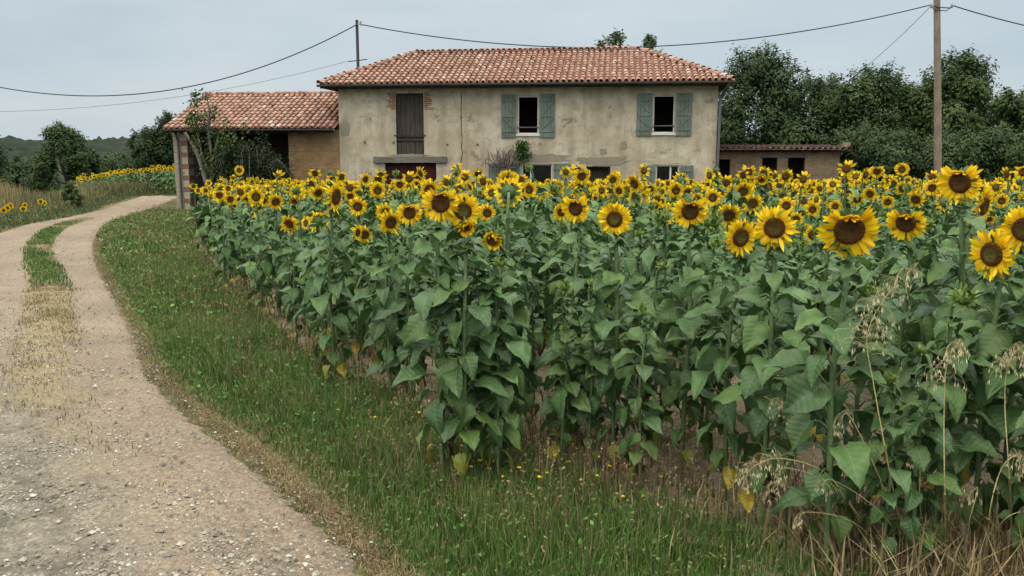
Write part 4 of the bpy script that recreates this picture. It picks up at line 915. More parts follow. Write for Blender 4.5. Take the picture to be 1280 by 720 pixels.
# px, py, px diameter, metres across, turn (degrees, + to the right), nod, kind, label
HERO = [
 (1200, 228, 56, .21, -22, 8, 'heart', 'tall open sunflower topping the right side with a heart shaped dark centre'),
 (1238, 318, 66, .225, -38, 4, 'open', 'open sunflower with green centre hanging low below the two tall right ones'),
 (1280, 287, 62, .21, -20, 8, 'ragged', 'open sunflower cut in half by the right edge'),
 (1230, 258, 50, .20, 72, 10, 'open', 'sunflower seen edge on behind the tall heart centred one'),
 (1062, 288, 78, .25, 8, 16, 'heart', 'largest open sunflower of the picture, right of centre, petals drooping'),
 (1132, 279, 50, .19, -12, 22, 'heart', 'nodding open sunflower right beside the largest one'),
 (968, 285, 54, .20, -8, 4, 'ragged', 'right hand flower of the touching pair left of the largest sunflower'),
 (927, 297, 50, .20, 34, 4, 'open', 'left hand flower of the touching pair, with green centre'),
 (863, 264, 46, .20, 12, 12, 'heart', 'open sunflower between two green backed heads under the right windows'),
 (768, 274, 45, .20, -10, 3, 'open', 'solitary open sunflower with green centre under the doorway'),
 (579, 264, 47, .20, 0, 2, 'open', 'front flower of the big trio below the red barn door'),
 (551, 254, 50, .21, 14, 6, 'heart', 'middle flower of the big trio below the red barn door'),
 (583, 284, 24, .10, 10, 20, 'young', 'small half open sunflower overlapping the foot of the big trio'),
 (616, 300, 28, .12, -5, 15, 'young', 'small ragged young sunflower on a short stem right of the trio'),
 (512, 266, 33, .19, 5, 4, 'heart', 'right flower of the smaller pair left of the big trio'),
 (489, 278, 32, .185, 30, 10, 'ragged', 'left lower flower of the smaller pair left of the big trio'),
 (420, 246, 42, .26, 62, 6, 'ragged', 'large sunflower seen from the side on the tall plant at the field edge'),
 (472, 238, 22, .20, 5, 4, 'open', 'open sunflower standing clear under the left end of the lintel beam'),
 (719, 260, 40, .20, -26, 6, 'heart', 'open sunflower left of the solitary one under the doorway'),
 (636, 240, 40, .21, 178, 10, 'open', 'sunflower turned away showing the green back of its head'),
 (571, 214, 24, .20, 118, 12, 'ragged', 'tallest middle sunflower facing away against the plaster wall'),
 (537, 237, 27, .20, 10, 8, 'ragged', 'back flower of the big trio below the red barn door'),
 (447, 258, 24, .19, -10, 6, 'ragged', 'open sunflower right of the big side turned head'),
 (911, 269, 33, .20, 6, 25, 'ragged', 'nodding sunflower behind the touching pair'),
 (1016, 262, 20, .19, 10, 5, 'open', 'medium open sunflower in the gap right of the touching pair'),
 (1252, 251, 19, .19, -5, 5, 'open', 'medium open sunflower against dark bushes right of the tall one'),
 (320, 246, 23, .21, 0, 4, 'open', 'largest open flower in the bunch at the left end of the field'),
 (345, 252, 21, .20, 15, 14, 'ragged', 'ragged flower right of the largest in the left end bunch'),
 (288, 249, 17, .20, -4, 4, 'heart', 'second lowest open flower of the left end bunch'),
 (274, 244, 18, .20, -12, 4, 'heart', 'open flower left of centre in the left end bunch'),
 (256, 239, 11, .19, -6, 4, 'open', 'leftmost open flower of the whole field'),
 (299, 213, 13, .19, 0, 3, 'open', 'topmost flower of the left end bunch'),
 (348, 229, 14, .19, 4, 4, 'open', 'open flower at the upper right of the left end bunch'),
 (368, 251, 16, .19, 12, 10, 'young', 'half open flower at the right end of the left bunch'),
 (398, 241, 20, .20, 20, 20, 'ragged', 'yellow flower just behind the big side turned head'),
 (845, 238, 22, .20, 4, 10, 'open', 'open flower low under the right downstairs window'),
 (1044, 196 + 62, 17, .19, -4, 5, 'open', 'open flower peeping over the shoulder of the largest sunflower'),
]
BUDH = [
 (621, 326, 20, .085, 'green bud just below the small ragged young sunflower'), (702, 356, 19, .085, 'left bud of the level pair in the middle of the leaves'), (738, 352, 20, .09, 'right bud of the level pair in the middle of the leaves'),
 (751, 384, 15, .075, 'small bud below the level pair'), (649, 380, 14, .07, 'lowest small bud left of the level pair'), (666, 364, 13, .07, 'small pale bud left of the level pair'), (823, 331, 19, .09, 'bud on a straight stem right of the level pair'),
 (834, 268, 28, .14, 'big round green head left of the flower under the right windows'), (886, 273, 32, .16, 'big round green head right of the flower under the right windows'), (1092, 362, 28, .095, 'bud hanging below the largest sunflower by the oats'),
 (1198, 367, 36, .12, 'plump spiky bud below the tall right sunflowers'), (628, 288, 20, .09, 'smooth green bud behind the small ragged young sunflower'), (1142, 316, 30, .13, 'green backed head tucked under the nodding sunflower'), (696, 233, 16, .12, 'green head among the far flowers below the left window')]
placed = []; heads_px = []
def proj(p):
    d = np.asarray(p, float) - (0, 0, CAM_H); zc = d @ FW; return 640 + d[0] / zc * F_PX, 360 - (d @ UPV) / zc * F_PX, zc
for k, (px, py, dp, D, tr_, nod, kind, lb) in enumerate(HERO):
    zc = F_PX * D / dp; c = at_depth(px, py, zc); az = math.atan2(-c[0], c[1]) + math.radians(tr_)
    root = np.array([c[0] - .055 * math.sin(az), c[1] + .055 * math.cos(az), 0]); root[2] = gz(root[0], root[1]); H = c[2] - root[2]
    sunflower(kind, root, H, az, math.radians(nod), D, k, lb, GH); placed.append((root[0], root[1])); heads_px.append((px, py, dp, zc))
for k, (px, py, dp, D, lb) in enumerate(BUDH):
    zc = F_PX * D / dp; c = at_depth(px, py + dp * .3, zc); az = rng.normal(0, .5)
    root = np.array([c[0], c[1] + .05, 0]); root[2] = gz(root[0], root[1]); H = c[2] - root[2]
    sunflower('bud', root, H, az, .1, D, k, lb, GH); placed.append((root[0], root[1])); heads_px.append((px, py, dp, zc))

# the crowd: jittered rows
cand = []
for gyv in np.arange(1.8, 28.2, .445):
    for gxv in np.arange(-10.5, 22, .445): cand.append((gxv + rng.normal(0, .11) + (.2 if int(gyv / .445) % 2 else 0), gyv + rng.normal(0, .11)))
cand = np.array(cand); cand = cand[inside(FIELD, cand[:, 0], cand[:, 1])]
cand = cand[np.abs(cand[:, 0]) < .64 * cand[:, 1] + .9]
keep = []
P0 = np.array(placed)
for x, y in cand:
    if np.hypot(P0[:, 0] - x, P0[:, 1] - y).min() > .27: keep.append((x, y))
keep = sorted(keep, key=lambda p: p[1] + .0 * p[0])
N_IND = 300 - len(placed) - 9
low = []
for ex, ey in spline(EDGE[1:7], 46)[:, :2]:
    q = (ex + .16 + rng.normal(0, .09), ey + .14 + rng.normal(0, .09))
    if all(math.hypot(q[0] - a, q[1] - b) > .2 for a, b in placed + keep): low.append(q)
N_IND -= len(low); near_c, far_c = keep[:N_IND] + low, keep[N_IND:]
low = set(low)
def plant_height(x, y):
    ed = np.hypot(edge[:, 0] - x, edge[:, 1] - y).min()
    return np.clip(rng.normal(1.52, .12), 1.2, 1.78 - .12 * float(ss(9, 15, y))) - .2 * float(ss(10, 20, y)) - .12 * (ed < .5)
for k, (x, y) in enumerate(near_c):
    H = plant_height(x, y); z = float(gz(x, y)); fl = rng.random()
    ed = np.hypot(edge[:, 0] - x, edge[:, 1] - y).min()
    kind = 'open' if fl < .3 else 'ragged' if fl < .56 else 'heart' if fl < .72 else 'young' if fl < .82 else 'bud'
    D = float(np.clip(rng.normal(.18, .028), .12, .23)) if kind not in ('bud', 'young') else (.09 if kind == 'bud' else .14)
    if y < 7.3 and x > -2.2: 
        kind = 'bud'; H = min(H, 1.03 + .07 * y + rng.normal(0, .06)); D = rng.uniform(.06, .085)
        H = max(.75, H - .25 * (ed < .7))
    if (x, y) in low: kind = 'bud'; H = rng.uniform(.6, .95) + .02 * y; D = .06
    for _ in range(6):                               # do not stand in front of the flowers that show clearly
        px, py, zc = proj((x, y, z + H)); r = F_PX * D / zc * .6
        if any(zc < hz_ + .05 and abs(px - hx) < dp * .5 + r + 4 and py - r < hy + dp * .55 for hx, hy, dp, hz_ in heads_px): H -= .07
        else: break
    if H < .55: H = .6
    if H < 1.15 and kind != 'bud': kind = 'bud'; D = .08
    az = .7 * math.atan2(-x, y) + rng.normal(-.02, .6)
    if rng.random() < .05: az += math.pi
    if kind == 'bud': lb = 'leafy green sunflower still in bud within the packed rows of the field'
    elif kind == 'young': lb = 'half open sunflower with short petals within the packed rows of the field'
    else: lb = 'fully open yellow sunflower within the packed rows behind the front flowers'
    sunflower(kind, (x, y, z), H, az, rng.normal(.2, .17), D, int(rng.integers(0, 3)), lb, {'bud': 'budding sunflowers in the rows', 'young': 'half open sunflowers in the rows'}.get(kind, 'open sunflowers in the rows'))
# the rest of the crop
VAR = []
for k in range(7):
    st, lf = plant_meshes(500 + k, near=False, n_leaf=13, yellow=1); VAR.append((st, lf))
HV = [head_meshes(600 + k, ('open', 'ragged', 'heart')[k % 3], False) for k in range(6)]
def flat(mb): return np.concatenate(mb.V), mb.F, np.concatenate(mb.C), np.concatenate(mb.U)
VARf = [(flat(a), flat(b)) for a, b in VAR]; HVf = [[flat(q) for q in h] for h in HV]
big = MB()
def put(big, fl, Rm, s, tr_, m, tint=1.0):
    V, F, C, U = fl; big.add((V * s) @ Rm.T + tr_, [np.concatenate([f for f in F if f.shape[1] == w]) for w in sorted({f.shape[1] for f in F})], C * tint, U, m)
for x, y in far_c:
    H = plant_height(x, y) + .03; s = H / 1.5; v = int(rng.integers(0, 7)); Rz = rotz(rng.uniform(0, 6.28)); o = np.array((x, y, float(gz(x, y))))
    put(big, VARf[v][0], Rz, s, o, 0); put(big, VARf[v][1], Rz, s, o, 0, rng.uniform(.85, 1.15))
    if rng.random() < .22: continue
    az = .7 * math.atan2(-x, y) + rng.normal(0, .6) + (math.pi if rng.random() < .06 else 0); Rh = rotz(az) @ rotx(math.pi / 2 + rng.normal(.15, .2)); c = o + Rz @ (VARf[v][0][0][-1] * 0 + np.array((0, 0, H))) + rotz(az) @ np.array((0, -.05, 0)); hv = HVf[int(rng.integers(0, 6))]; hs = rng.uniform(.8, 1.08)
    put(big, hv[0], Rh, hs, c, 1); put(big, hv[1], Rh, hs, c, 2); put(big, hv[2], Rh, hs, c, 3)
tag(big.build('sunflower_crop', [M['leaf_far'], M['bract'], M['petal'], M['disc']], smooth=True), 'far rows of yellow sunflowers filling the field up to the farmhouse', 'sunflower crop', kind='stuff')
# the crest of the next field beyond the track
big = MB(); r_ = np.random.default_rng(77)
for k in range(190):
    px = r_.uniform(95, 225); py = np.interp(px, [95, 140, 175, 220], [224, 217, 212, 209]); y = r_.uniform(43, 49); c = at(px, py + r_.normal(1, 1.6), y)
    zb = float(gz(c[0], c[1])); H = max(1.0, c[2] - zb); o = np.array((c[0], c[1], zb)); v = int(r_.integers(0, 7)); Rz = rotz(r_.uniform(0, 6.28))
    put(big, VARf[v][0], Rz, H / 1.5, o, 0); put(big, VARf[v][1], Rz, H / 1.5, o, 0)
    if r_.random() < .4: continue
    az = r_.normal(.2, .5); Rh = rotz(az) @ rotx(math.pi / 2 + r_.normal(.15, .2)); hv = HVf[int(r_.integers(0, 6))]
    for q in range(3): put(big, hv[q], Rh, r_.uniform(.9, 1.15), o + (0, -.05, H), q + 1)
tag(big.build('sunflower_crop', [M['leaf_far'], M['bract'], M['petal'], M['disc']], smooth=True), 'distant strip of sunflowers on the crest beyond the track', 'sunflower crop', kind='stuff')
for k, (px, py) in enumerate(((4, 268), (9, 271), (12, 261), (28, 263), (29, 257), (50, 252), (53, 254))):
    y = (33 if py < 230 else 23.4) + k * .22; c = at(px, py, y); zb = float(gz(c[0], c[1])); H = max(.44 + .05 * (k % 3), c[2] - zb)
    sunflower('open', (c[0], c[1] + .05, zb), H, rng.normal(.3, .4), .15, .19, k, 'stray yellow sunflower among the weeds of the bank left of the track', 'stray sunflowers on the bank')

# ------------------------------------------------------------------ grass, weeds and stones
def blades(mb, X, Y, Z, h, w, cols, r_, lean=.35, seg=2, head=None):
    n = len(X); a = r_.uniform(0, 6.28, n); ln = np.abs(r_.normal(0, lean, n)); d = np.stack([np.cos(a), np.sin(a)], 1)
    sd_ = np.stack([-np.sin(a + r_.normal(0, .6, n)), np.cos(a + r_.normal(0, .6, n))], 1); P = []
    for k in range(seg + 1):
        f = k / seg; off = d * (ln * h * f ** 2)[:, None]; zz = Z + h * f * (1 - .35 * ln * f); ww = (w * (1 - f ** 1.5) * .5 + w * .06)[:, None]
        for q in (-1, 1): P.append(np.stack([X + off[:, 0] + sd_[:, 0] * ww[:, 0] * q, Y + off[:, 1] + sd_[:, 1] * ww[:, 0] * q, zz], 1))
    V = np.stack(P, 1).reshape(-1, 3); m = 2 * (seg + 1); b = np.arange(n)[:, None] * m
    F = np.concatenate([b + np.array([2 * k, 2 * k + 1, 2 * k + 3, 2 * k + 2]) for k in range(seg)])
    mb.add(V, F, np.repeat(cols, m, 0))
def scatter(n, xr, yr, r_): return r_.uniform(*xr, n), r_.uniform(*yr, n)
def n2(x, y, s, k=0):
    return (np.sin(x * s + k) * np.sin(y * s * 1.13 + 2 * k) + np.sin(x * s * 2.3 + y * s * 1.7 + k) * .6 + np.sin(x * s * .7 - y * s * 2.9 + 3 * k) * .5) / 2.1
r_ = np.random.default_rng(21)
VERGE = [tuple(p) for p in trr[::6]] + [(-12.2, 30.2), (-9.0, 29.5), (-6.2, 29.5)] + [tuple(p) for p in edge[::-1]] + [(3.5, .8)]
GREEN = np.array([(.085, .165, .032), (.110, .195, .042), (.068, .140, .030), (.140, .210, .052)]); STRAWC = np.array([(.38, .30, .155), (.30, .225, .115), (.46, .375, .20)]); RUST = np.array([(.20, .12, .07), (.25, .155, .09)])
mb = MB()
for (yr, xr, dens, w, hs) in (((2.4, 6.2), (-3.2, 3.2), 8500, .0042, 1.0), ((6.2, 10), (-5.2, .5), 5200, .0062, 1.0), ((10, 17), (-9, -1.5), 2100, .011, 1.0), ((17, 31), (-14, -5), 1000, .02, 1.0)):
    n = int(dens * (yr[1] - yr[0]) * (xr[1] - xr[0])); x, y = scatter(n, xr, yr, r_)
    tv, kk = track_v(x, y); wid = np.linalg.norm(tl[kk] - trr[kk], axis=1); dt = -tv * wid                  # metres right of the track
    de = np.hypot(x[:, None] - edge[None, ::3, 0], y[:, None] - edge[None, ::3, 1]).min(1); infield = inside(FIELD, x, y)
    ok = (tv < 0.02) & (~infield | (de < .35)) & (r_.random(n) < np.clip(.8 + dt / .35, .2, 1)) & (y < 30.5)
    ok &= r_.random(n) < np.where(infield, .25, 1) * np.clip(1.1 + .4 * n2(x, y, 2.3, 1), .45, 1)
    x, y, dt, de, infield = x[ok], y[ok], dt[ok], de[ok], infield[ok]; n = len(x)
    lush = np.clip(.45 + .85 * n2(x, y, 1.6, 4) + .4 * ss(.15, .5, dt), 0, 1); h = (.05 + .10 * lush * ss(.0, .45, dt)) * r_.uniform(.55, 1.35, n) * hs * np.where(infield, .6, 1)
    c = GREEN[r_.integers(0, 4, n)] * r_.uniform(.75, 1.3, (n, 1)); pd = np.clip(.02 + .4 * ss(.14, .0, dt) + .15 * n2(x, y, .9, 7) + .10 * ss(10, 20, y), .02, .9)
    dryb = r_.random(n) < pd; c[dryb] = STRAWC[r_.integers(0, 3, dryb.sum())] * r_.uniform(.7, 1.1, (dryb.sum(), 1)); rs = (~dryb) & (r_.random(n) < .03 + .16 * (n2(x, y, 1.7, 9) > .25) * (de < 1.0)); c[rs] = RUST[r_.integers(0, 2, rs.sum())]
    blades(mb, x, y, gz(x, y), h, w * r_.uniform(.7, 1.4, n), c, r_)
    # taller seeding stems
    k = r_.random(n) < .022; xs_, ys_ = x[k], y[k]; m = k.sum(); hh = np.clip(h[k] * 1.9, .08, .34); cs = np.where(r_.random((m, 1)) < .5, STRAWC[0] * .8, RUST[1]) * r_.uniform(.7, 1.2, (m, 1))
    blades(mb, xs_, ys_, gz(xs_, ys_), hh, np.full(m, w * .55), cs, r_, lean=.25)
    leaf_quads(mb, np.stack([xs_, ys_, gz(xs_, ys_) + hh * .93], 1), w * 4.5, r_, cs, up=0, aspect=.3)
    # small broad weeds
    k = r_.random(n) < .05; m = k.sum()
    leaf_quads(mb, np.stack([x[k], y[k], gz(x[k], y[k]) + h[k] * r_.uniform(.3, .9, m)], 1), w * 6, r_, GREEN[r_.integers(0, 4, m)] * r_.uniform(.8, 1.5, (m, 1)), up=.8, aspect=.6)
for cx, cy, sx_, n in ((.1, 5.1, .42, 300), (.75, 4.6, .32, 240), (-.5, 5.9, .3, 110), (-1.6, 8.0, .4, 130), (.2, 4.3, .5, 90), (-3.3, 11.6, .6, 200)):
    x, y = r_.normal(cx, sx_, n), r_.normal(cy, sx_, n); h = r_.uniform(.12, .32, n); c = np.where(r_.random((n, 1)) < .55, RUST[r_.integers(0, 2, n)] * 1.1, STRAWC[r_.integers(0, 3, n)] * .85) * r_.uniform(.7, 1.15, (n, 1))
    blades(mb, x, y, gz(x, y), h, np.full(n, .0035 + .0006 * cy), c, r_, lean=.2)
    for q in (.97, .9, .82, .74): leaf_quads(mb, np.stack([x + r_.normal(0, .012, n), y + r_.normal(0, .012, n), gz(x, y) + h * q * .95], 1), .016 + .001 * cy, r_, c, up=0, aspect=.5)
tag(mb.build('verge_grass', M['grass']), 'green and straw coloured grass of the verge between track and field', 'grass', kind='stuff')

mb = MB()                                                   # grass on the crown of the track
n = 130000; q = r_.integers(20, NT_ - 30, n); f = r_.random(n); v = S0[q] + (S1[q] - S0[q]) * (f * 1.24 - .12); x = trr[q, 0] * (1 - v) + tl[q, 0] * v; y = trr[q, 1] * (1 - v) + tl[q, 1] * v
x += r_.normal(0, .03, n); y += r_.normal(0, .03, n)
gpatch = ss(11.5, 14, y) * ss(25, 21, y) * ss(-.25, .25, n2(x, y, 1.9, 2) + .25)
ok = (y > 4.0) & (y < 26) & (r_.random(n) < ss(3.8, 8.5, y)) & (r_.random(n) < (.22 + .5 * ss(8, 12, y)) * (.35 + .65 * np.maximum(gpatch, n2(x, y, 3.1, 6) > 0)) * np.clip(1.3 - np.abs(f - .5) * 2, 0, 1))
x, y, gp = x[ok], y[ok], gpatch[ok]; n = len(x); isg = r_.random(n) < gp * .62; thin = r_.random(n) < np.where(gp > .3, .5, 1); x, y, gp, isg = x[thin], y[thin], gp[thin], isg[thin]; n = len(x)
c = np.where(isg[:, None], GREEN[r_.integers(0, 4, n)], STRAWC[r_.integers(0, 3, n)] * .95) * r_.uniform(.75, 1.2, (n, 1))
blades(mb, x, y, gz(x, y) + .06, np.where(isg, .075, .036) * r_.uniform(.6, 1.4, n), .005 + .0006 * y, c, r_, lean=.6)
# straw litter at the track edges
n = 34000; q = r_.integers(15, 260, n); v = np.where(r_.random(n) < .8, r_.normal(.004, .015, n), 1 - np.abs(r_.normal(0, .03, n))); x = trr[q, 0] * (1 - v) + tl[q, 0] * v; y = trr[q, 1] * (1 - v) + tl[q, 1] * v
x += r_.normal(0, .02, n); y += r_.normal(0, .02, n)
blades(mb, x, y, gz(x, y) + .02, .02 * r_.uniform(.5, 1.6, n), np.full(n, .005), np.where(r_.random((n, 1)) < .6, STRAWC[r_.integers(0, 3, n)] * .8, RUST[r_.integers(0, 2, n)]), r_, lean=1.2)
tag(mb.build('track_grass', M['grass']), 'short dry grass with green tufts on the crown of the track', 'grass', kind='stuff')

mb = MB()                                                   # rough bank beyond the track
n = 260000; x, y = scatter(n, (-30, -12.5), (19, 45), r_); tv, kk = track_v(x, y); wid = np.linalg.norm(tl[kk] - trr[kk], axis=1); dl = (tv - 1) * wid
ok = (dl > .02) & (r_.random(n) < np.clip(.15 + dl, 0, 1)) & (np.abs(x) < .66 * y + 2); x, y, dl = x[ok], y[ok], dl[ok]; n = len(x)
g = n2(x, y, .55, 3); far_ = ss(1.2, 3.5, dl); tall = ss(23, 29, y) * ss(.4, 1.4, dl); isd = r_.random(n) < np.clip(.12 + .62 * far_ * ss(-.35, .35, g + .15) + .25 * tall, 0, .9)
c = np.where(isd[:, None], STRAWC[r_.integers(0, 3, n)] * np.array((1, .95, .88)), np.array([(.09, .135, .045), (.12, .16, .062), (.08, .115, .05), (.15, .18, .085)])[r_.integers(0, 4, n)]) * r_.uniform(.75, 1.2, (n, 1))
tall = ss(25, 33, y) * ss(.5, 1.6, dl)
h = (.08 + .5 * far_ * ss(-.6, .6, g + .2) + .55 * tall) * r_.uniform(.55, 1.3, n)
blades(mb, x, y, gz(x, y), h, np.full(n, .022), c, r_, lean=.3)
tag(mb.build('bank_grass', M['grass']), 'tall dry grass and green weeds on the bank left of the track', 'grass', kind='stuff')

mb = MB()                                                   # dead undergrowth at the foot of the crop
n = 26000; q = r_.integers(0, 80, n); x = edge[q, 0] + r_.normal(.15, .28, n); y = edge[q, 1] + r_.normal(.15, .28, n)
wgt = .25 + .6 * (n2(x, y, 1.3, 5) > .2) + 1.0 * ((x > 1.3) & (y < 4.2)); ok = r_.random(n) < wgt * .62
x, y = x[ok], y[ok]; n = len(x); front = (x > 1.2) & (y < 4.4)
h = np.where(front, .26, .13) * r_.uniform(.35, 1.5, n); c = np.where(r_.random((n, 1)) < .7, STRAWC[r_.integers(0, 3, n)], RUST[r_.integers(0, 2, n)]) * r_.uniform(.6, 1.15, (n, 1))
blades(mb, x, y, gz(x, y) + .01, h, np.where(front, .007, .006) + .0005 * y, c, r_, lean=.55)
tag(mb.build('dry_undergrowth', M['grass']), 'brown dead grass at the foot of the sunflowers', 'dry grass', kind='stuff')

OCT = np.array([(1, 0, 0), (-1, 0, 0), (0, 1, 0), (0, -1, 0), (0, 0, 1), (0, 0, -1)], float); OCF = np.array([[0, 2, 4], [2, 1, 4], [1, 3, 4], [3, 0, 4], [2, 0, 5], [1, 2, 5], [3, 1, 5], [0, 3, 5]])
mb = MB()
n = 110000; q = np.clip((np.abs(r_.normal(0, 1, n)) * 80 + 32).astype(int), 20, 330); v = np.clip(np.where(r_.random(n) < .62, r_.normal(.55, .24, n), r_.uniform(.02, .98, n)), .015, .985); x = trr[q, 0] * (1 - v) + tl[q, 0] * v + r_.normal(0, .03, n); y = trr[q, 1] * (1 - v) + tl[q, 1] * v + r_.normal(0, .03, n)
ins = r_.random(n) < np.clip(.35 + .9 * n2(x, y, 2.1, 8), .15, 1); x, y, v, q = x[ins], y[ins], v[ins], q[ins]; n = len(x)
s = np.exp(r_.normal(math.log(.0050), .45, n)) * (1 + .03 * y); s = np.clip(s, .0025, .02); V = OCT[None] * s[:, None, None] * r_.uniform(.6, 1.35, (n, 6, 1)) * np.array((1, 1, .62)); a = r_.uniform(0, 6.28, n)
V = np.stack([V[..., 0] * np.cos(a)[:, None] - V[..., 1] * np.sin(a)[:, None], V[..., 0] * np.sin(a)[:, None] + V[..., 1] * np.cos(a)[:, None], V[..., 2]], -1)
V += np.stack([x, y, gz(x, y) + .042 + .03 * np.array([strip[qq, int(vv_ * (NV - 1))] for qq, vv_ in zip(q, v)]) + s * .25], 1)[:, None]
c = np.array([(.30, .265, .22), (.20, .185, .165), (.40, .355, .30), (.26, .215, .17), (.12, .115, .11), (.52, .48, .42)])[r_.choice(6, n, p=[.24, .2, .18, .16, .13, .09])] * r_.uniform(.75, 1.15, (n, 1))
mb.add(V.reshape(-1, 3), (np.arange(n)[:, None, None] * 6 + OCF[None]).reshape(-1, 3), np.repeat(c, 6, 0))
tag(mb.build('gravel', M['stone']), 'loose grey and buff stones lying on the track', 'gravel', kind='stuff')
mb = MB(); n = 5000; x, y = scatter(n, (-2, 6), (2.2, 10), r_); ok = inside(FIELD, x, y); x, y = x[ok], y[ok]; n = len(x); s = np.exp(r_.normal(math.log(.014), .5, n)); V = OCT[None] * s[:, None, None] * r_.uniform(.6, 1.3, (n, 6, 1)) * np.array((1, 1, .6)) + np.stack([x, y, gz(x, y) + .02], 1)[:, None]
mb.add(V.reshape(-1, 3), (np.arange(n)[:, None, None] * 6 + OCF[None]).reshape(-1, 3), np.repeat(np.array((.33, .27, .19)) * r_.uniform(.7, 1.2, (n, 1)), 6, 0)); tag(mb.build('soil_clods', M['stone']), 'dry clods of earth between the sunflower stems', 'soil', kind='stuff')

# ------------------------------------------------------------------ wild oats
def oat(base_px, pts, spread, n_sp, label, y, dens_len=.35, thick=.0032):
    """stalk through photograph points at about distance y, drooping spikelets along its last stretch"""
    b = on_ground(*base_px); e = thing('wild_oat', b, label, 'wild oat', 0, 'dry wild oats in the right corner')
    P = [np.zeros(3)] + [at(px, py, y + dy) - b for px, py, dy in pts]; P = spline(P, 40); r_ = np.random.default_rng(int(base_px[0] * 7 + pts[-1][0]))
    st = MB(); tube(st, P, np.linspace(thick, thick * .28, 40), 5, (.60, .50, .24)); tube(st, P[9:11], [thick * 1.6] * 2, 5, (.36, .27, .10)); st.build('stalk', M['straw'], e)
    mb = MB()
    for k in range(int(n_sp * .8)):
        f = 1 - dens_len * r_.random() ** .9; c = P[int(f * 39)]; a = r_.uniform(0, 6.28); L = spread * (1.25 - f) / .4 * r_.uniform(.4, 1.1) if f < .98 else .02
        q = c + np.array((math.cos(a) * L, math.sin(a) * L, r_.uniform(-.3, .5) * L)); tip = q + np.array((math.cos(a) * .008, math.sin(a) * .008, -r_.uniform(.01, .03)))
        tube(mb, spline([c, (c + q) / 2 + np.array((0, 0, .012)), q, tip], 6), [.0007] * 6, 3, (.40, .33, .17), cap=False)
        col = np.array((.70, .61, .39)) * r_.uniform(.75, 1.15)
        for sgn in (-1, 1):                                  # two papery glumes hanging open
            d = np.array((math.cos(a + 1.57) * sgn * .22 + r_.normal(0, .1), math.sin(a + 1.57) * sgn * .22 + r_.normal(0, .1), -1)); d /= np.linalg.norm(d); s_ = np.cross(d, (math.cos(a), math.sin(a), .2)); s_ /= np.linalg.norm(s_); l = r_.uniform(.018, .027); w_ = .0025
            mb.add([tip, tip + d * l * .4 + s_ * w_, tip + d * l, tip + d * l * .4 - s_ * w_, tip + d * l * .42 + np.cross(d, s_) * w_ * .8], np.array([[0, 1, 4], [1, 2, 4], [2, 3, 4], [3, 0, 4]]), col)
    mb.build('panicle', M['straw'], e)
oat((1136, 706), [(1112, 590, .02), (1092, 480, .0), (1084, 420, -.02), (1108, 370, -.03), (1148, 328, -.05)], .075, 120, 'tallest wild oat with a long straw panicle rising to the bud', 3.25, .46)
oat((1112, 700), [(1070, 640, .05), (1030, 590, .05), (975, 573, .02), (940, 585, .0), (926, 612, -.02)], .05, 70, 'wild oat arching left with its panicle hanging over bare soil', 3.4, .40, .0036)
oat((1100, 704), [(1060, 640, .1), (1015, 560, .15), (985, 515, .15), (955, 495, .15)], .06, 44, 'straight wild oat leaning left with a pale open panicle', 3.45, .42)
oat((1182, 706), [(1181, 620, .02), (1180, 520, .02), (1184, 455, .0), (1200, 425, -.02)], .055, 60, 'upright wild oat right of the tallest one', 3.2, .36)
oat((1268, 706), [(1262, 600, .05), (1256, 500, .05), (1262, 450, .02), (1282, 430, .0)], .05, 60, 'wild oat with its panicle at the right edge', 3.2, .34)
oat((1090, 708), [(1050, 660, .1), (1010, 625, .1), (975, 606, .1), (955, 622, .1)], .04, 40, 'short wild oat bent low to the left', 3.5, .3)
oat((1238, 708), [(1236, 650, .05), (1250, 590, .03), (1270, 570, .0), (1282, 590, 0)], .035, 34, 'short wild oat bending over at the right edge', 3.15, .3)

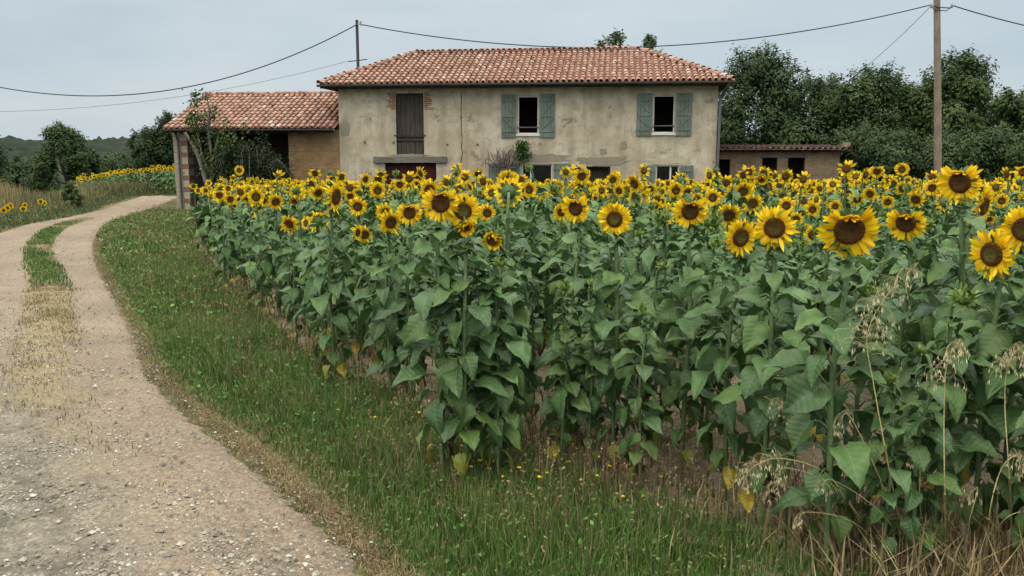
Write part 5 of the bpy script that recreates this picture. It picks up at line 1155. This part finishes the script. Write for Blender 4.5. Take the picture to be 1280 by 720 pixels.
for k, (bx, tx, ty, mx, my, dy) in enumerate(((1120, 1010, 640, 1070, 655, .1), (1150, 1040, 600, 1100, 640, .05), (1105, 985, 585, 1050, 615, .12), (1200, 1222, 610, 1212, 650, .0), (1160, 1150, 560, 1150, 630, .05), (1225, 1290, 640, 1255, 650, .0), (1143, 1062, 520, 1105, 610, .05))):
    oat((bx, 709), [(mx, my, dy), (tx, ty, dy), (tx - 14, ty + 14, dy)], .03, 16, ('thin bare oat stalk leaning far left over the soil', 'straw coloured stalk arching left above the dry clump', 'longest left leaning bare stalk with a small tuft', 'thin stalk bending right beside the upright oat', 'short upright stalk in the middle of the dry clump', 'low stalk bending to the right edge', 'tall thin stalk rising left of the middle of the clump')[k], 3.3, .2, .0024)

# ------------------------------------------------------------------ small yellow wildflowers in the verge
wf = None
for k, (px, py) in enumerate(((605, 548), (668, 552), (712, 588), (672, 604), (598, 585), (760, 585), (715, 556), (645, 590), (420, 511), (472, 518), (527, 516), (540, 562), (562, 562), (576, 562), (555, 573), (625, 568), (638, 556), (657, 569), (690, 567), (699, 574), (653, 580), (685, 595), (636, 597), (730, 568), (733, 599), (745, 599), (783, 620), (828, 603), (831, 593))):
    g = on_ground(px, py + 22); h = .13
    if wf is None:
        wf = thing('wildflower', g, 'small yellow wildflower on a thin stem in the grass verge', 'wildflower', 0, 'yellow wildflowers in the verge')
        mb = MB(); tube(mb, spline([(0, 0, 0), (.004, .003, .07), (0, 0, h)], 6), [.0016] * 6, 4, (.08, .13, .04)); mb.build('stem', M['stem'], wf)
        mb = MB(); rr_ = np.random.default_rng(3)
        for j in range(16): petal(mb, j * .393 + rr_.normal(0, .1), .001, .013, .006, rr_.uniform(.1, .5), .1, rr_, (.9, .74, .015), 2)
        Vs = [v + (0, 0, h) for v in mb.V]; mb.V = Vs; mb.build('bloom', M['petal'], wf); o = wf
    else: o = dup(wf)
    o.location = tuple(g); o.rotation_euler = (rng.normal(.1, .1), rng.normal(0, .12), rng.uniform(0, 6.28)); q = rng.uniform(.8, 1.15); o.scale = (q, q, q)
